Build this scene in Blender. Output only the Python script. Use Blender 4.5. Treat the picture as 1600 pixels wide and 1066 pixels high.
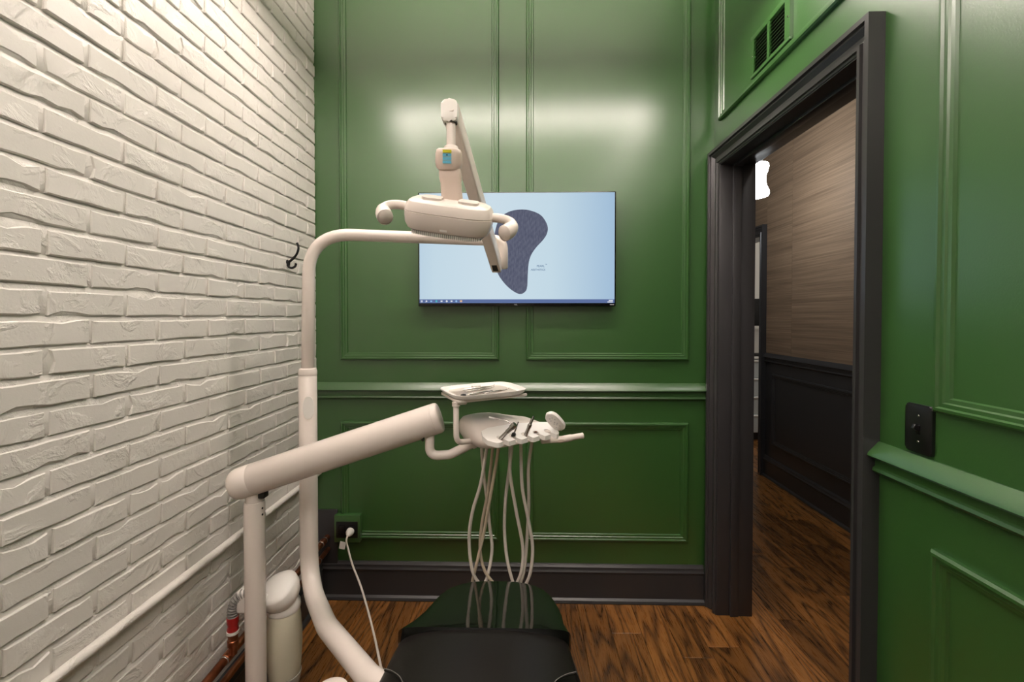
import bpy, bmesh, math, random
from mathutils import Vector, Matrix, noise
R = math.radians
random.seed(7)
S = bpy.context.scene
C = S.collection
for o in list(bpy.data.objects):
    bpy.data.objects.remove(o)

# ------------------------------------------------------------------ camera, world, lights, exposure
cam = bpy.data.cameras.new('camera')
cam.sensor_width = 36.0
cam.lens = 711.0 / 1600.0 * 36.0
cam.shift_y = -24.96 / 1600.0
cam.clip_start = 0.02
camo = bpy.data.objects.new('camera', cam)
C.objects.link(camo)
camo.location = (0, 0, 1.40)
camo.rotation_euler = (R(90 - 0.97), 0, R(1.37))
S.camera = camo

W = bpy.data.worlds.new('world')
S.world = W
W.use_nodes = True
W.node_tree.nodes['Background'].inputs[0].default_value = (0.9, 0.95, 1.0, 1)
W.node_tree.nodes['Background'].inputs[1].default_value = 0.05

S.view_settings.view_transform = 'Standard'
S.view_settings.look = 'None'
S.view_settings.gamma = 1.0
S.view_settings.use_curve_mapping = False
S.view_settings.exposure = 0.0
LAMP_DOWN, LAMP_UP = 42.0, 37.0         # radiance of the suspended room light, down and up
LAMP_COLOR = (1.0, 0.878, 0.800, 1)
HALL_LAMP = 34.0
SCREEN = 0.85


# ------------------------------------------------------------------ materials
def principled(name, color, rough=0.5, metal=0.0, **kw):
    m = bpy.data.materials.new(name)
    m.use_nodes = True
    b = m.node_tree.nodes['Principled BSDF']
    b.inputs['Base Color'].default_value = (*color, 1)
    b.inputs['Roughness'].default_value = rough
    b.inputs['Metallic'].default_value = metal
    for k, v in kw.items():
        b.inputs[k.replace('_', ' ')].default_value = v
    return m


def nodes(m):
    return m.node_tree, m.node_tree.nodes['Principled BSDF']


def N(t, kind, **props):
    n = t.nodes.new(kind)
    for k, v in props.items():
        setattr(n, k, v)
    return n


def noise_tex(t, vec, scale, detail=4, rough=0.55, dist=0.0):
    n = N(t, 'ShaderNodeTexNoise')
    n.inputs['Scale'].default_value = scale
    n.inputs['Detail'].default_value = detail
    n.inputs['Roughness'].default_value = rough
    n.inputs['Distortion'].default_value = dist
    if vec is not None:
        t.links.new(vec, n.inputs['Vector'])
    return n


def math_node(t, op, a, b=None, clamp=False):
    n = N(t, 'ShaderNodeMath', operation=op, use_clamp=clamp)
    for i, v in enumerate((a, b)):
        if v is None:
            continue
        if isinstance(v, (int, float)):
            n.inputs[i].default_value = v
        else:
            t.links.new(v, n.inputs[i])
    return n.outputs[0]


def ramp(t, fac, stops):
    n = N(t, 'ShaderNodeValToRGB')
    el = n.color_ramp.elements
    el[0].position, el[0].color = stops[0][0], (*stops[0][1], 1)
    el[1].position, el[1].color = stops[1][0], (*stops[1][1], 1)
    for p, c in stops[2:]:
        e = el.new(p)
        e.color = (*c, 1)
    t.links.new(fac, n.inputs[0])
    return n.outputs[0]


def bump(t, b, height, strength, dist, prev=None):
    n = N(t, 'ShaderNodeBump')
    n.inputs['Strength'].default_value = strength
    n.inputs['Distance'].default_value = dist
    t.links.new(height, n.inputs['Height'])
    if prev is not None:
        t.links.new(prev, n.inputs['Normal'])
    t.links.new(n.outputs[0], b.inputs['Normal'])
    return n.outputs[0]


def obj_coord(t, random_offset=False, scale=None):
    tc = N(t, 'ShaderNodeTexCoord')
    v = tc.outputs['Object']
    if random_offset:
        oi = N(t, 'ShaderNodeObjectInfo')
        mu = N(t, 'ShaderNodeVectorMath', operation='MULTIPLY')
        t.links.new(oi.outputs['Random'], mu.inputs[0])
        mu.inputs[1].default_value = (37.0, 71.0, 53.0)
        ad = N(t, 'ShaderNodeVectorMath', operation='ADD')
        t.links.new(v, ad.inputs[0])
        t.links.new(mu.outputs[0], ad.inputs[1])
        v = ad.outputs[0]
    if scale:
        mp = N(t, 'ShaderNodeVectorMath', operation='MULTIPLY')
        t.links.new(v, mp.inputs[0])
        mp.inputs[1].default_value = scale
        v = mp.outputs[0]
    return v


M = {}
# satin green wall paint with a faint roller texture
m = M['green'] = principled('green_paint', (0.0275, 0.094, 0.0185), 0.3, Specular_IOR_Level=1.0, IOR=1.56)
t, b = nodes(m)
v = obj_coord(t)
n1 = noise_tex(t, v, 260, 3)
bump(t, b, n1.outputs[0], 0.10, 0.002)
# charcoal trim paint
m = M['charcoal'] = principled('charcoal_paint', (0.033, 0.032, 0.0335), 0.33)
t, b = nodes(m)
v = obj_coord(t, scale=(60, 60, 3))
bump(t, b, noise_tex(t, v, 3, 3).outputs[0], 0.06, 0.002)
# cream painted brick and mortar
for nm, col, st in (('brick', (0.665, 0.632, 0.59), 1.0), ('mortar', (0.68, 0.642, 0.60), 1.2)):
    m = M[nm] = principled(nm + '_paint', col, 0.42)
    t, b = nodes(m)
    v = obj_coord(t, nm == 'brick')
    big = noise_tex(t, v, 11, 5, 0.6, 0.6)
    fine = noise_tex(t, v, 150, 4, 0.6)
    mid = noise_tex(t, v, 42, 5, 0.62)
    vo = N(t, 'ShaderNodeTexVoronoi')
    vo.inputs['Scale'].default_value = 34
    vo.inputs['Randomness'].default_value = 1.0
    t.links.new(v, vo.inputs['Vector'])
    pit = math_node(t, 'LESS_THAN', vo.outputs['Distance'], 0.09)
    patch = ramp(t, big.outputs[0], [(0.50, (0, 0, 0)), (0.64, (1, 1, 1))])
    rough_part = math_node(t, 'MULTIPLY', patch, mid.outputs[0])
    h = math_node(t, 'ADD', math_node(t, 'MULTIPLY', rough_part, 0.9), math_node(t, 'MULTIPLY', fine.outputs[0], 0.10))
    h = math_node(t, 'SUBTRACT', h, math_node(t, 'MULTIPLY', pit, 0.35))
    bump(t, b, h, 0.75 * st, 0.006)
    colr = ramp(t, big.outputs[0], [(0.3, tuple(c * 0.965 for c in col)), (0.7, tuple(min(1, c * 1.03) for c in col))])
    t.links.new(colr, b.inputs['Base Color'])
# stained oak planks
m = M['oak'] = principled('oak_plank', (0.1, 0.05, 0.02), 0.28)
t, b = nodes(m)
v = obj_coord(t, True)
vs = N(t, 'ShaderNodeVectorMath', operation='MULTIPLY')
t.links.new(v, vs.inputs[0])
vs.inputs[1].default_value = (6.5, 0.85, 6.5)
cn = noise_tex(t, vs.outputs[0], 1.0, 2, 0.45, 0.35)
g = math_node(t, 'SINE', math_node(t, 'MULTIPLY', cn.outputs[0], 84.0))
g = math_node(t, 'POWER', math_node(t, 'ADD', math_node(t, 'MULTIPLY', g, 0.49), 0.5), 0.6)
vf = N(t, 'ShaderNodeVectorMath', operation='MULTIPLY')
t.links.new(v, vf.inputs[0])
vf.inputs[1].default_value = (320.0, 13.0, 1.0)
fn = noise_tex(t, vf.outputs[0], 1.0, 3, 0.6)
gg = math_node(t, 'ADD', math_node(t, 'MULTIPLY', g, 0.52), math_node(t, 'MULTIPLY', fn.outputs[0], 0.52))
oi = N(t, 'ShaderNodeObjectInfo')
col = ramp(t, gg, [(0.22, (0.042, 0.017, 0.0062)), (0.98, (0.265, 0.112, 0.029)), (0.55, (0.165, 0.068, 0.0175))])
hsv = N(t, 'ShaderNodeHueSaturation')
t.links.new(col, hsv.inputs['Color'])
t.links.new(math_node(t, 'ADD', math_node(t, 'MULTIPLY', oi.outputs['Random'], 0.75), 0.62), hsv.inputs['Value'])
t.links.new(hsv.outputs[0], b.inputs['Base Color'])
t.links.new(math_node(t, 'ADD', math_node(t, 'MULTIPLY', fn.outputs[0], 0.18), 0.2), b.inputs['Roughness'])
bump(t, b, gg, 0.12, 0.001)
M['floor_gap'] = principled('floor_gap', (0.012, 0.006, 0.003), 0.6)
# woven grasscloth wallpaper
m = M['grass'] = principled('grasscloth', (0.3, 0.2, 0.12), 0.6)
t, b = nodes(m)
v = obj_coord(t, True)
a1 = N(t, 'ShaderNodeVectorMath', operation='MULTIPLY')
t.links.new(v, a1.inputs[0])
a1.inputs[1].default_value = (1, 1.4, 120.0)
f1 = noise_tex(t, a1.outputs[0], 1.0, 4, 0.65)
a2 = N(t, 'ShaderNodeVectorMath', operation='MULTIPLY')
t.links.new(v, a2.inputs[0])
a2.inputs[1].default_value = (1, 0.6, 26.0)
f2 = noise_tex(t, a2.outputs[0], 1.0, 3, 0.6)
f = math_node(t, 'ADD', math_node(t, 'MULTIPLY', f1.outputs[0], 0.55), math_node(t, 'MULTIPLY', f2.outputs[0], 0.45))
t.links.new(ramp(t, f, [(0.32, (0.11, 0.069, 0.042)), (0.68, (0.32, 0.222, 0.143))]), b.inputs['Base Color'])
bump(t, b, f, 0.3, 0.003)
# moulded plastics and metals of the dental equipment
M['cream'] = principled('cream_plastic', (0.73, 0.655, 0.605), 0.27)
M['cream_dark'] = principled('beige_plastic', (0.58, 0.475, 0.41), 0.33)
M['white'] = principled('white_plastic', (0.80, 0.77, 0.735), 0.3)
M['hose'] = principled('hose_silicone', (0.70, 0.635, 0.575), 0.42)
M['hose_tan'] = principled('tan_hose_silicone', (0.55, 0.46, 0.35), 0.42)
M['steel'] = principled('steel', (0.42, 0.40, 0.38), 0.25, 1.0)
M['black'] = principled('black_plastic', (0.008, 0.008, 0.008), 0.3)
M['dark_hole'] = principled('dark_recess', (0.012, 0.009, 0.007), 0.7)  # near-black colour stands in for the shade inside holes
M['bezel'] = principled('screen_bezel', (0.006, 0.006, 0.007), 0.25)
M['iron'] = principled('black_iron', (0.006, 0.006, 0.006), 0.42, 0.3)
M['red'] = principled('red_fitting', (0.42, 0.015, 0.015), 0.3)
M['grey_hose'] = principled('grey_hose', (0.22, 0.21, 0.195), 0.5)
M['solder'] = principled('solder', (0.55, 0.52, 0.48), 0.35, 0.8)
M['bottle'] = principled('frosted_bottle', (0.80, 0.76, 0.60), 0.35, Transmission_Weight=0.2)
M['bottle_clear'] = principled('clear_bottle_foot', (0.72, 0.70, 0.62), 0.25, Transmission_Weight=0.4)
M['lens'] = principled('clear_lens', (0.85, 0.87, 0.88), 0.12, Transmission_Weight=0.5)
M['ceiling'] = principled('ceiling_paint', (0.80, 0.78, 0.74), 0.8)
M['offwhite'] = principled('offwhite_paint', (0.72, 0.69, 0.64), 0.6)
M['cabinet'] = principled('white_cabinet', (0.62, 0.66, 0.66), 0.35)
M['grey_metal'] = principled('grey_metal', (0.5, 0.52, 0.55), 0.35, 0.0)
M['pad_print'] = principled('pad_print', (0.48, 0.46, 0.46), 0.4)
M['yellow'] = principled('yellow_print', (0.52, 0.50, 0.015), 0.4)
M['blue'] = principled('blue_print', (0.12, 0.42, 0.58), 0.4)
M['dark_print'] = principled('dark_print', (0.02, 0.06, 0.10), 0.4)
M['stitch'] = principled('stitch_thread', (0.20, 0.19, 0.18), 0.6)
m = M['copper'] = principled('copper', (0.42, 0.155, 0.075), 0.38, 1.0)
t, b = nodes(m)
t.links.new(ramp(t, noise_tex(t, obj_coord(t), 14, 4).outputs[0], [(0.35, (0.20, 0.07, 0.035)), (0.65, (0.50, 0.19, 0.095))]), b.inputs['Base Color'])
m = M['leather'] = principled('black_leather', (0.0075, 0.0062, 0.0054), 0.36, Specular_IOR_Level=0.34)
t, b = nodes(m)
v = obj_coord(t)
vo = N(t, 'ShaderNodeTexVoronoi')
vo.inputs['Scale'].default_value = 420
t.links.new(v, vo.inputs['Vector'])
p = bump(t, b, vo.outputs['Distance'], 0.10, 0.0008)
bump(t, b, noise_tex(t, v, 16, 3).outputs[0], 0.12, 0.006, p)
m = M['cover'] = principled('glossy_vinyl_cover', (0.004, 0.005, 0.004), 0.03, IOR=2.3)
t, b = nodes(m)
vw = obj_coord(t, scale=(30, 9, 1))
bump(t, b, noise_tex(t, vw, 1.0, 2).outputs[0], 0.06, 0.004)
m = M['tray_foil'] = principled('tray_sheet', (0.62, 0.56, 0.50), 0.22)
t, b = nodes(m)
v = obj_coord(t)
bump(t, b, noise_tex(t, v, 60, 4).outputs[0], 0.25, 0.002)


def emission(name, color, strength):
    m = bpy.data.materials.new(name)
    m.use_nodes = True
    t = m.node_tree
    t.nodes.clear()
    e = N(t, 'ShaderNodeEmission')
    e.inputs[0].default_value = (*color[:3], 1)
    e.inputs[1].default_value = strength
    o = N(t, 'ShaderNodeOutputMaterial')
    t.links.new(e.outputs[0], o.inputs[0])
    return m, t, e


M['lamp_down'] = emission('lamp_diffuser_down', LAMP_COLOR, LAMP_DOWN)[0]
M['lamp_up'] = emission('lamp_diffuser_up', LAMP_COLOR, LAMP_UP)[0]
M['hall_lamp'] = emission('hall_lamp_glass', (0.93, 0.97, 1.0), HALL_LAMP)[0]
# what the screen shows (a pale blue desktop, brighter at its middle)
M['screen'], t, e = emission('screen_desktop', (0.60, 0.76, 0.88), SCREEN)
tc = N(t, 'ShaderNodeTexCoord')
sx = N(t, 'ShaderNodeSeparateXYZ')
t.links.new(tc.outputs['Generated'], sx.inputs[0])
d = math_node(t, 'ABSOLUTE', math_node(t, 'SUBTRACT', sx.outputs[0], 0.38))
t.links.new(ramp(t, d, [(0.0, (0.70, 0.85, 0.95)), (0.62, (0.42, 0.60, 0.80)), (0.3, (0.64, 0.81, 0.92))]), e.inputs[0])
M['bean'], t, e = emission('screen_bean', (0.09, 0.11, 0.2), SCREEN)
tc = N(t, 'ShaderNodeTexCoord')
mp = N(t, 'ShaderNodeMapping')
mp.inputs['Rotation'].default_value = (0, R(7), 0)
t.links.new(tc.outputs['Object'], mp.inputs[0])
wv = N(t, 'ShaderNodeTexWave', wave_type='BANDS', bands_direction='X')
wv.inputs['Scale'].default_value = 92
wv.inputs['Distortion'].default_value = 0.5
wv.inputs['Detail'].default_value = 2
wv.inputs['Detail Scale'].default_value = 1.5
t.links.new(mp.outputs[0], wv.inputs['Vector'])
sc = N(t, 'ShaderNodeVectorMath', operation='MULTIPLY')
t.links.new(tc.outputs['Object'], sc.inputs[0])
sc.inputs[1].default_value = (170, 1, 34)
nz = noise_tex(t, sc.outputs[0], 1.0, 3)
mx = math_node(t, 'ADD', math_node(t, 'MULTIPLY', wv.outputs['Fac'], 0.55), math_node(t, 'MULTIPLY', nz.outputs[0], 0.45))
t.links.new(ramp(t, mx, [(0.25, (0.040, 0.046, 0.085)), (0.8, (0.27, 0.28, 0.36)), (0.5, (0.085, 0.10, 0.17))]), e.inputs[0])
M['taskbar'] = emission('screen_taskbar', (0.13, 0.19, 0.40), SCREEN)[0]
M['scr_text'] = emission('screen_text', (0.16, 0.26, 0.42), SCREEN)[0]
M['scr_white'] = emission('screen_icon_white', (0.85, 0.88, 0.95), SCREEN)[0]
M['scr_teal'] = emission('screen_icon_teal', (0.10, 0.55, 0.65), SCREEN)[0]
M['scr_orange'] = emission('screen_icon_orange', (0.85, 0.55, 0.35), SCREEN)[0]
M['scr_blue'] = emission('screen_icon_blue', (0.35, 0.6, 0.95), SCREEN)[0]


# ------------------------------------------------------------------ mesh helpers
def finish(bm, name, mat, angle=35):
    bmesh.ops.recalc_face_normals(bm, faces=bm.faces)
    me = bpy.data.meshes.new(name)
    bm.to_mesh(me)
    bm.free()
    me.materials.append(M[mat] if isinstance(mat, str) else mat)
    for p in me.polygons:
        p.use_smooth = True
    me.set_sharp_from_angle(angle=R(angle))
    return me


def root_loc(o):
    while o.parent:
        o = o.parent
    return Vector(o.location)


def tag(o, label=None, cat=None, group=None, kind=None):
    if label:
        o['label'] = label
    if cat:
        o['category'] = cat
    if group:
        o['group'] = group
    if kind:
        o['kind'] = kind
    return o


def obj(name, bm, mat, parent=None, angle=35, label=None):
    """link a bmesh built in world coordinates as one mesh object"""
    if parent is not None:
        off = root_loc(parent)
    else:
        vs = [v.co for v in bm.verts]
        off = Vector(((min(v.x for v in vs) + max(v.x for v in vs)) / 2,
                      (min(v.y for v in vs) + max(v.y for v in vs)) / 2, min(v.z for v in vs)))
    bmesh.ops.translate(bm, vec=-off, verts=bm.verts)
    o = bpy.data.objects.new(name, finish(bm, name, mat, angle))
    C.objects.link(o)
    if parent is not None:
        o.parent = parent
    else:
        o.location = off
    if label:
        o['label'] = label
    return o


def thing(name, label, cat, loc, group=None):
    o = bpy.data.objects.new(name, None)
    o.empty_display_size = 0.1
    C.objects.link(o)
    o.location = loc
    return tag(o, label, cat, group)


def box(bm, x0, x1, y0, y1, z0, z1, bev=0.0, seg=2, mat4=None):
    r = bmesh.ops.create_cube(bm, size=1.0)
    vs = r['verts']
    for v in vs:
        v.co = Vector(((x0 + x1) / 2 + v.co.x * (x1 - x0), (y0 + y1) / 2 + v.co.y * (y1 - y0), (z0 + z1) / 2 + v.co.z * (z1 - z0)))
    if bev > 0:
        es = list({e for v in vs for e in v.link_edges})
        g = bmesh.ops.bevel(bm, geom=es, offset=bev, segments=seg, affect='EDGES', profile=0.5)
        vs = list({v for f in g['faces'] for v in f.verts} | {v for v in vs if v.is_valid})
    if mat4 is not None:
        bmesh.ops.transform(bm, matrix=mat4, verts=vs)
    return bm


def B(*a, **k):
    return box(bmesh.new(), *a, **k)


def ring_faces(bm, ra, rb):
    n = len(ra)
    for i in range(n):
        j = (i + 1) % n
        bm.faces.new((ra[i], ra[j], rb[j], rb[i]))


def loft(sections, bm=None, cap0=True, cap1=True, closed=False):
    bm = bm or bmesh.new()
    rings = [[bm.verts.new(p) for p in s] for s in sections]
    for a, c in zip(rings, rings[1:]):
        ring_faces(bm, a, c)
    if closed:
        ring_faces(bm, rings[-1], rings[0])
    else:
        if cap0:
            bm.faces.new(rings[0])
        if cap1:
            bm.faces.new(rings[-1])
    return bm


def smooth_path(pts, sub=8):
    """Catmull-Rom through the points"""
    P = [Vector(p) for p in pts]
    P = [P[0] * 2 - P[1]] + P + [P[-1] * 2 - P[-2]]
    out = []
    for i in range(1, len(P) - 2):
        a, b_, c, d_ = P[i - 1:i + 3]
        for k in range(sub):
            s = k / sub
            out.append(0.5 * ((2 * b_) + (c - a) * s + (2 * a - 5 * b_ + 4 * c - d_) * s * s + (3 * b_ - a - 3 * c + d_) * s ** 3))
    out.append(P[-2])
    return out


def fillet(pts, rad, seg=8):
    """polyline with rounded corners"""
    P = [Vector(p) for p in pts]
    rads = rad if isinstance(rad, (list, tuple)) else [rad] * (len(P) - 2)
    out = [P[0]]
    for i in range(1, len(P) - 1):
        a, c, d_ = P[i - 1], P[i], P[i + 1]
        u, w = (a - c).normalized(), (d_ - c).normalized()
        ang = u.angle(w)
        tl = min(rads[i - 1] / math.tan(ang / 2), (a - c).length * 0.49 if i > 1 else (a - c).length * 0.98, (d_ - c).length * 0.49 if i < len(P) - 2 else (d_ - c).length * 0.98)
        p0, p1 = c + u * tl, c + w * tl
        for k in range(seg + 1):
            s = k / seg
            out.append(p0 * (1 - s) ** 2 + c * 2 * s * (1 - s) + p1 * s * s)
    out.append(P[-1])
    return out


def tube(path, rad, seg=14, bm=None, round_ends=True, squash=None):
    P = [Vector(p) for p in path]
    n = len(P)
    rads = list(rad) if isinstance(rad, (list, tuple)) else [rad] * n
    if round_ends:
        d0, d1 = (P[0] - P[1]).normalized(), (P[-1] - P[-2]).normalized()
        r0, r1 = rads[0], rads[-1]
        k0 = min(0.3 * r0, 0.006)
        k1 = min(0.3 * r1, 0.006)
        P = [P[0] + d0 * 0.0] + [P[0] - d0 * k0] + P[1:-1] + [P[-1] - d1 * k1, P[-1]]
        rads = [r0 - k0, r0] + rads[1:-1] + [r1, r1 - k1]
        n = len(P)
    tan = []
    for i in range(n):
        a = P[max(i - 1, 0)]
        c = P[min(i + 1, n - 1)]
        tan.append((c - a).normalized())
    up = Vector((0, 0, 1)) if abs(tan[0].z) < 0.9 else Vector((0, 1, 0))
    nrm = (up - tan[0] * up.dot(tan[0])).normalized()
    secs = []
    for i in range(n):
        if i:
            nrm = (nrm - tan[i] * nrm.dot(tan[i])).normalized()
        bn = tan[i].cross(nrm)
        secs.append([P[i] + (nrm * math.cos(2 * math.pi * k / seg) + bn * math.sin(2 * math.pi * k / seg)) * rads[i] for k in range(seg)])
    return loft(secs, bm)


def lathe(profile, center, axis=Vector((0, 0, 1)), seg=28, bm=None, ref=None):
    """profile: list of (radius, height along the axis)"""
    ax = Vector(axis).normalized()
    rf = Vector(ref) if ref else (Vector((1, 0, 0)) if abs(ax.x) < 0.9 else Vector((0, 0, 1)))
    a = (rf - ax * rf.dot(ax)).normalized()
    c = ax.cross(a)
    cen = Vector(center)
    return loft([[cen + ax * h + (a * math.cos(2 * math.pi * k / seg) + c * math.sin(2 * math.pi * k / seg)) * max(r, 1e-4) for k in range(seg)] for r, h in profile], bm)


def superellipse(hw, hd, n=28, e=4.0):
    out = []
    for k in range(n):
        a = 2 * math.pi * k / n
        ca, sa = math.cos(a), math.sin(a)
        out.append((math.copysign(abs(ca) ** (2 / e), ca) * hw, math.copysign(abs(sa) ** (2 / e), sa) * hd))
    return out


def prism(poly, h0, h1, mapf, bm=None, bev=0.0):
    """a 2-D outline given thickness; mapf(a, b, h) -> world"""
    bm = bm or bmesh.new()
    lo = [bm.verts.new(mapf(a, c, h0)) for a, c in poly]
    hi = [bm.verts.new(mapf(a, c, h1)) for a, c in poly]
    ring_faces(bm, lo, hi)
    bm.faces.new(lo)
    f = bm.faces.new(hi)
    if bev:
        bmesh.ops.bevel(bm, geom=list(f.edges), offset=bev, segments=2, affect='EDGES', profile=0.5)
    return bm


def back(a, c, d):          # a = x, c = z on the far wall, d out of the wall
    return Vector((a, YB - d, c))


def right(a, c, d):         # a = y, c = z on the right wall
    return Vector((XR - d, a, c))


PANEL = [(0, 0), (0, .011), (.005, .017), (.011, .018), (.014, .012), (.022, .012), (.025, .008), (.033, .007), (.036, .0)]


def frame_moulding(mapf, a0, a1, c0, c1, prof=PANEL):
    """mitred rectangular moulding"""
    bm = bmesh.new()
    loops = []
    for s, d_ in prof:
        loops.append([bm.verts.new(mapf(a, c, d_ - 0.0005)) for a, c in ((a0 + s, c0 + s), (a1 - s, c0 + s), (a1 - s, c1 - s), (a0 + s, c1 - s))])
    for p_, q in zip(loops, loops[1:]):
        ring_faces(bm, p_, q)
    ring_faces(bm, loops[-1], loops[0])
    return bm


def run_moulding(prof, p0, p1, out, bm=None):
    """profile (height, protrusion) run straight from p0 to p1"""
    out = Vector(out)
    return loft([[Vector(p) + Vector((0, 0, h)) + out * d_ for h, d_ in prof] for p in (p0, p1)], bm)


# ------------------------------------------------------------------ the room
XL, XR, YB, YR, ZC = -1.025, 0.925, 2.235, -2.6, 3.35  # most coordinates below were computed offline from image pixels at assumed depths
XJ = 1.06                 # hall face of the right wall
XH, YE = 2.15, 6.4        # hall wall, end of the hall
D0, D1, DT = 1.272, 2.136, 2.105   # doorway: near side, far side, head

# floor: slab with single oak planks
fl = obj('floor', B(XL - 0.1, 4.4, YR - 0.1, YE + 0.1, -0.06, -0.012), 'floor_gap')
tag(fl, kind='structure')
PW = 0.131
plank_mesh = {}
x = XL - 0.02
row = 0
rnd = random.Random(3)
while x < 3.6:
    y = (YR if x < XJ else -0.4) - rnd.uniform(0, 1.3)
    if x > XH:
        y = 3.6
    while y < YE:
        L = rnd.choice((0.75, 0.95, 1.2, 1.45, 1.7))
        if L not in plank_mesh:
            bm = bmesh.new()
            w2, l2, c = PW / 2 - 0.0006, L / 2 - 0.0008, 0.0012
            lo = [bm.verts.new((sx * w2, sy * l2, -0.011)) for sx, sy in ((-1, -1), (1, -1), (1, 1), (-1, 1))]
            mi = [bm.verts.new((sx * w2, sy * l2, -c * .8)) for sx, sy in ((-1, -1), (1, -1), (1, 1), (-1, 1))]
            hi = [bm.verts.new((sx * (w2 - c), sy * (l2 - c), 0)) for sx, sy in ((-1, -1), (1, -1), (1, 1), (-1, 1))]
            ring_faces(bm, lo, mi)
            ring_faces(bm, mi, hi)
            bm.faces.new(hi)
            bm.faces.new(lo)
            plank_mesh[L] = finish(bm, 'plank', 'oak', 20)
        if y + L > YR:
            o = bpy.data.objects.new('plank', plank_mesh[L])
            C.objects.link(o)
            o.parent = fl
            o.location = Vector((x + PW / 2, y + L / 2, 0)) - Vector(fl.location)
        y += L
    x += PW
    row += 1

# left wall: mortar slab with single bricks
COURSE, BL, JT = 0.0652, 0.1985, 0.0115
bm = bmesh.new()
zs = [(0.0, -.0015)]
for k in range(-22, 31):
    zj = 1.3988 + k * COURSE + 0.0012 * math.sin((k - .5) * 2.1)
    if 0.02 < zj < ZC - .02:
        zs += [(zj - .0055, -.0015), (zj + .0058, -.0066), (zj + .012, -.0030)]
zs.append((ZC, -.0015))
NY = 150
grid = []
for i in range(NY + 1):
    y = YR + (YB - YR) * i / NY
    grid.append([bm.verts.new((XL + d_ + .0011 * noise.noise(Vector((y * 17, z * 21, 3))) + .0006 * noise.noise(Vector((y * 60, z * 70, 9))), y, z)) for z, d_ in zs])
for i in range(NY):
    for j in range(len(zs) - 1):
        bm.faces.new((grid[i][j], grid[i + 1][j], grid[i + 1][j + 1], grid[i][j + 1]))
bk = [bm.verts.new((XL - .22, y, z)) for y, z in ((YR, 0), (YB, 0), (YB, ZC), (YR, ZC))]
bm.faces.new(bk)
bm.faces.new([grid[i][0] for i in range(NY + 1)] + [bk[1], bk[0]])
bm.faces.new([grid[i][-1] for i in range(NY + 1)] + [bk[2], bk[3]])
bm.faces.new(grid[0] + [bk[3], bk[0]])
bm.faces.new(grid[-1] + [bk[2], bk[1]])
wl = obj('wall_left', bm, 'mortar', angle=50)
tag(wl, kind='structure')
brick_cache = {}
brnd = random.Random(11)


def brick_mesh(L, var):
    key = (round(L, 3), var)
    if key in brick_cache:
        return brick_cache[key]
    r = random.Random(var * 131 + int(L * 1000))
    l2, h2 = (L - JT) / 2, (COURSE - JT) / 2
    nx = max(2, int(round(L / 0.034)))
    per = []
    for i in range(nx):
        per.append((-l2 + 2 * l2 * i / nx, -h2))
    for i in range(2):
        per.append((l2, -h2 + h2 * i))
    for i in range(nx):
        per.append((l2 - 2 * l2 * i / nx, h2))
    for i in range(2):
        per.append((-l2, h2 - h2 * i))
    chip = [0.0] * len(per)
    for _ in range(r.choice((0, 1, 1, 2))):
        k = r.randrange(len(per))
        chip[k] = r.uniform(0.004, 0.010)
        chip[(k + 1) % len(per)] = r.uniform(0.0, 0.007)
    b_ = bmesh.new()
    base, mid_, top = [], [], []
    for k, (a, c) in enumerate(per):
        ln = math.hypot(a, c * 2.5)
        ia, ic = -a / max(ln, .02), -c / max(ln * .4, .012)
        il = math.hypot(ia, ic)
        ia, ic = ia / il, ic / il
        if abs(abs(a) - l2) > 1e-6:
            ia, ic = 0, -math.copysign(1, c)
        elif abs(abs(c) - h2) > 1e-6:
            ia, ic = -math.copysign(1, a), 0
        else:
            ia, ic = -math.copysign(.7, a), -math.copysign(.7, c)
        j = r.uniform(-0.0014, 0.0014)
        j2 = j + chip[k]
        base.append(b_.verts.new((-0.012, a + ia * (j - .0015), c + ic * (j - .0015))))
        mid_.append(b_.verts.new((0.0052 - chip[k] * .45 + r.uniform(-.0005, .0005), a + ia * (j2 + .0002), c + ic * (j2 + .0002))))
        top.append(b_.verts.new((0.0075 - chip[k] * .25 + r.uniform(-.0004, .0004), a + ia * (j2 + .0030), c + ic * (j2 + .0030))))
    ring_faces(b_, base, mid_)
    ring_faces(b_, mid_, top)
    b_.faces.new(top)
    brick_cache[key] = finish(b_, 'brick', 'brick', 24)
    return brick_cache[key]


cam_x, cam_z = 0.0, 1.40
bricks = []
r0 = int((0 - 1.3988) / COURSE) - 1
for k in range(r0, int((ZC - 1.3988) / COURSE) + 1):
    zc = 1.3988 + (k + 0.5) * COURSE + 0.0012 * math.sin(k * 2.1)
    if zc - COURSE / 2 < 0.0:
        continue
    y0 = (0.953 if k % 2 == 0 else 1.0553) - 20 * BL
    while y0 < YB - 0.004:
        a, c = max(y0, YR), min(y0 + BL, YB)
        if c - a > 0.025:
            full = (c - a) > BL - 1e-4
            parts = [(a, c)]
            if full and brnd.random() < 0.07:
                parts = [(a, a + BL / 2), (a + BL / 2, c)]
            for a_, c_ in parts:
                yc = (a_ + c_) / 2
                u = 817 + 711 * XL / max(yc, .05)
                vv = 496 - 711 * (zc - cam_z) / max(yc, .05)
                vis = yc > 0.2 and -90 < u and -60 < vv < 1130
                area = (c_ - a_) / max(yc, .05) ** 3 if vis else 0
                bricks.append((area, yc, zc, c_ - a_))
        y0 += BL
bricks.sort(key=lambda q: -q[0])
rest = bmesh.new()
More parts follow.
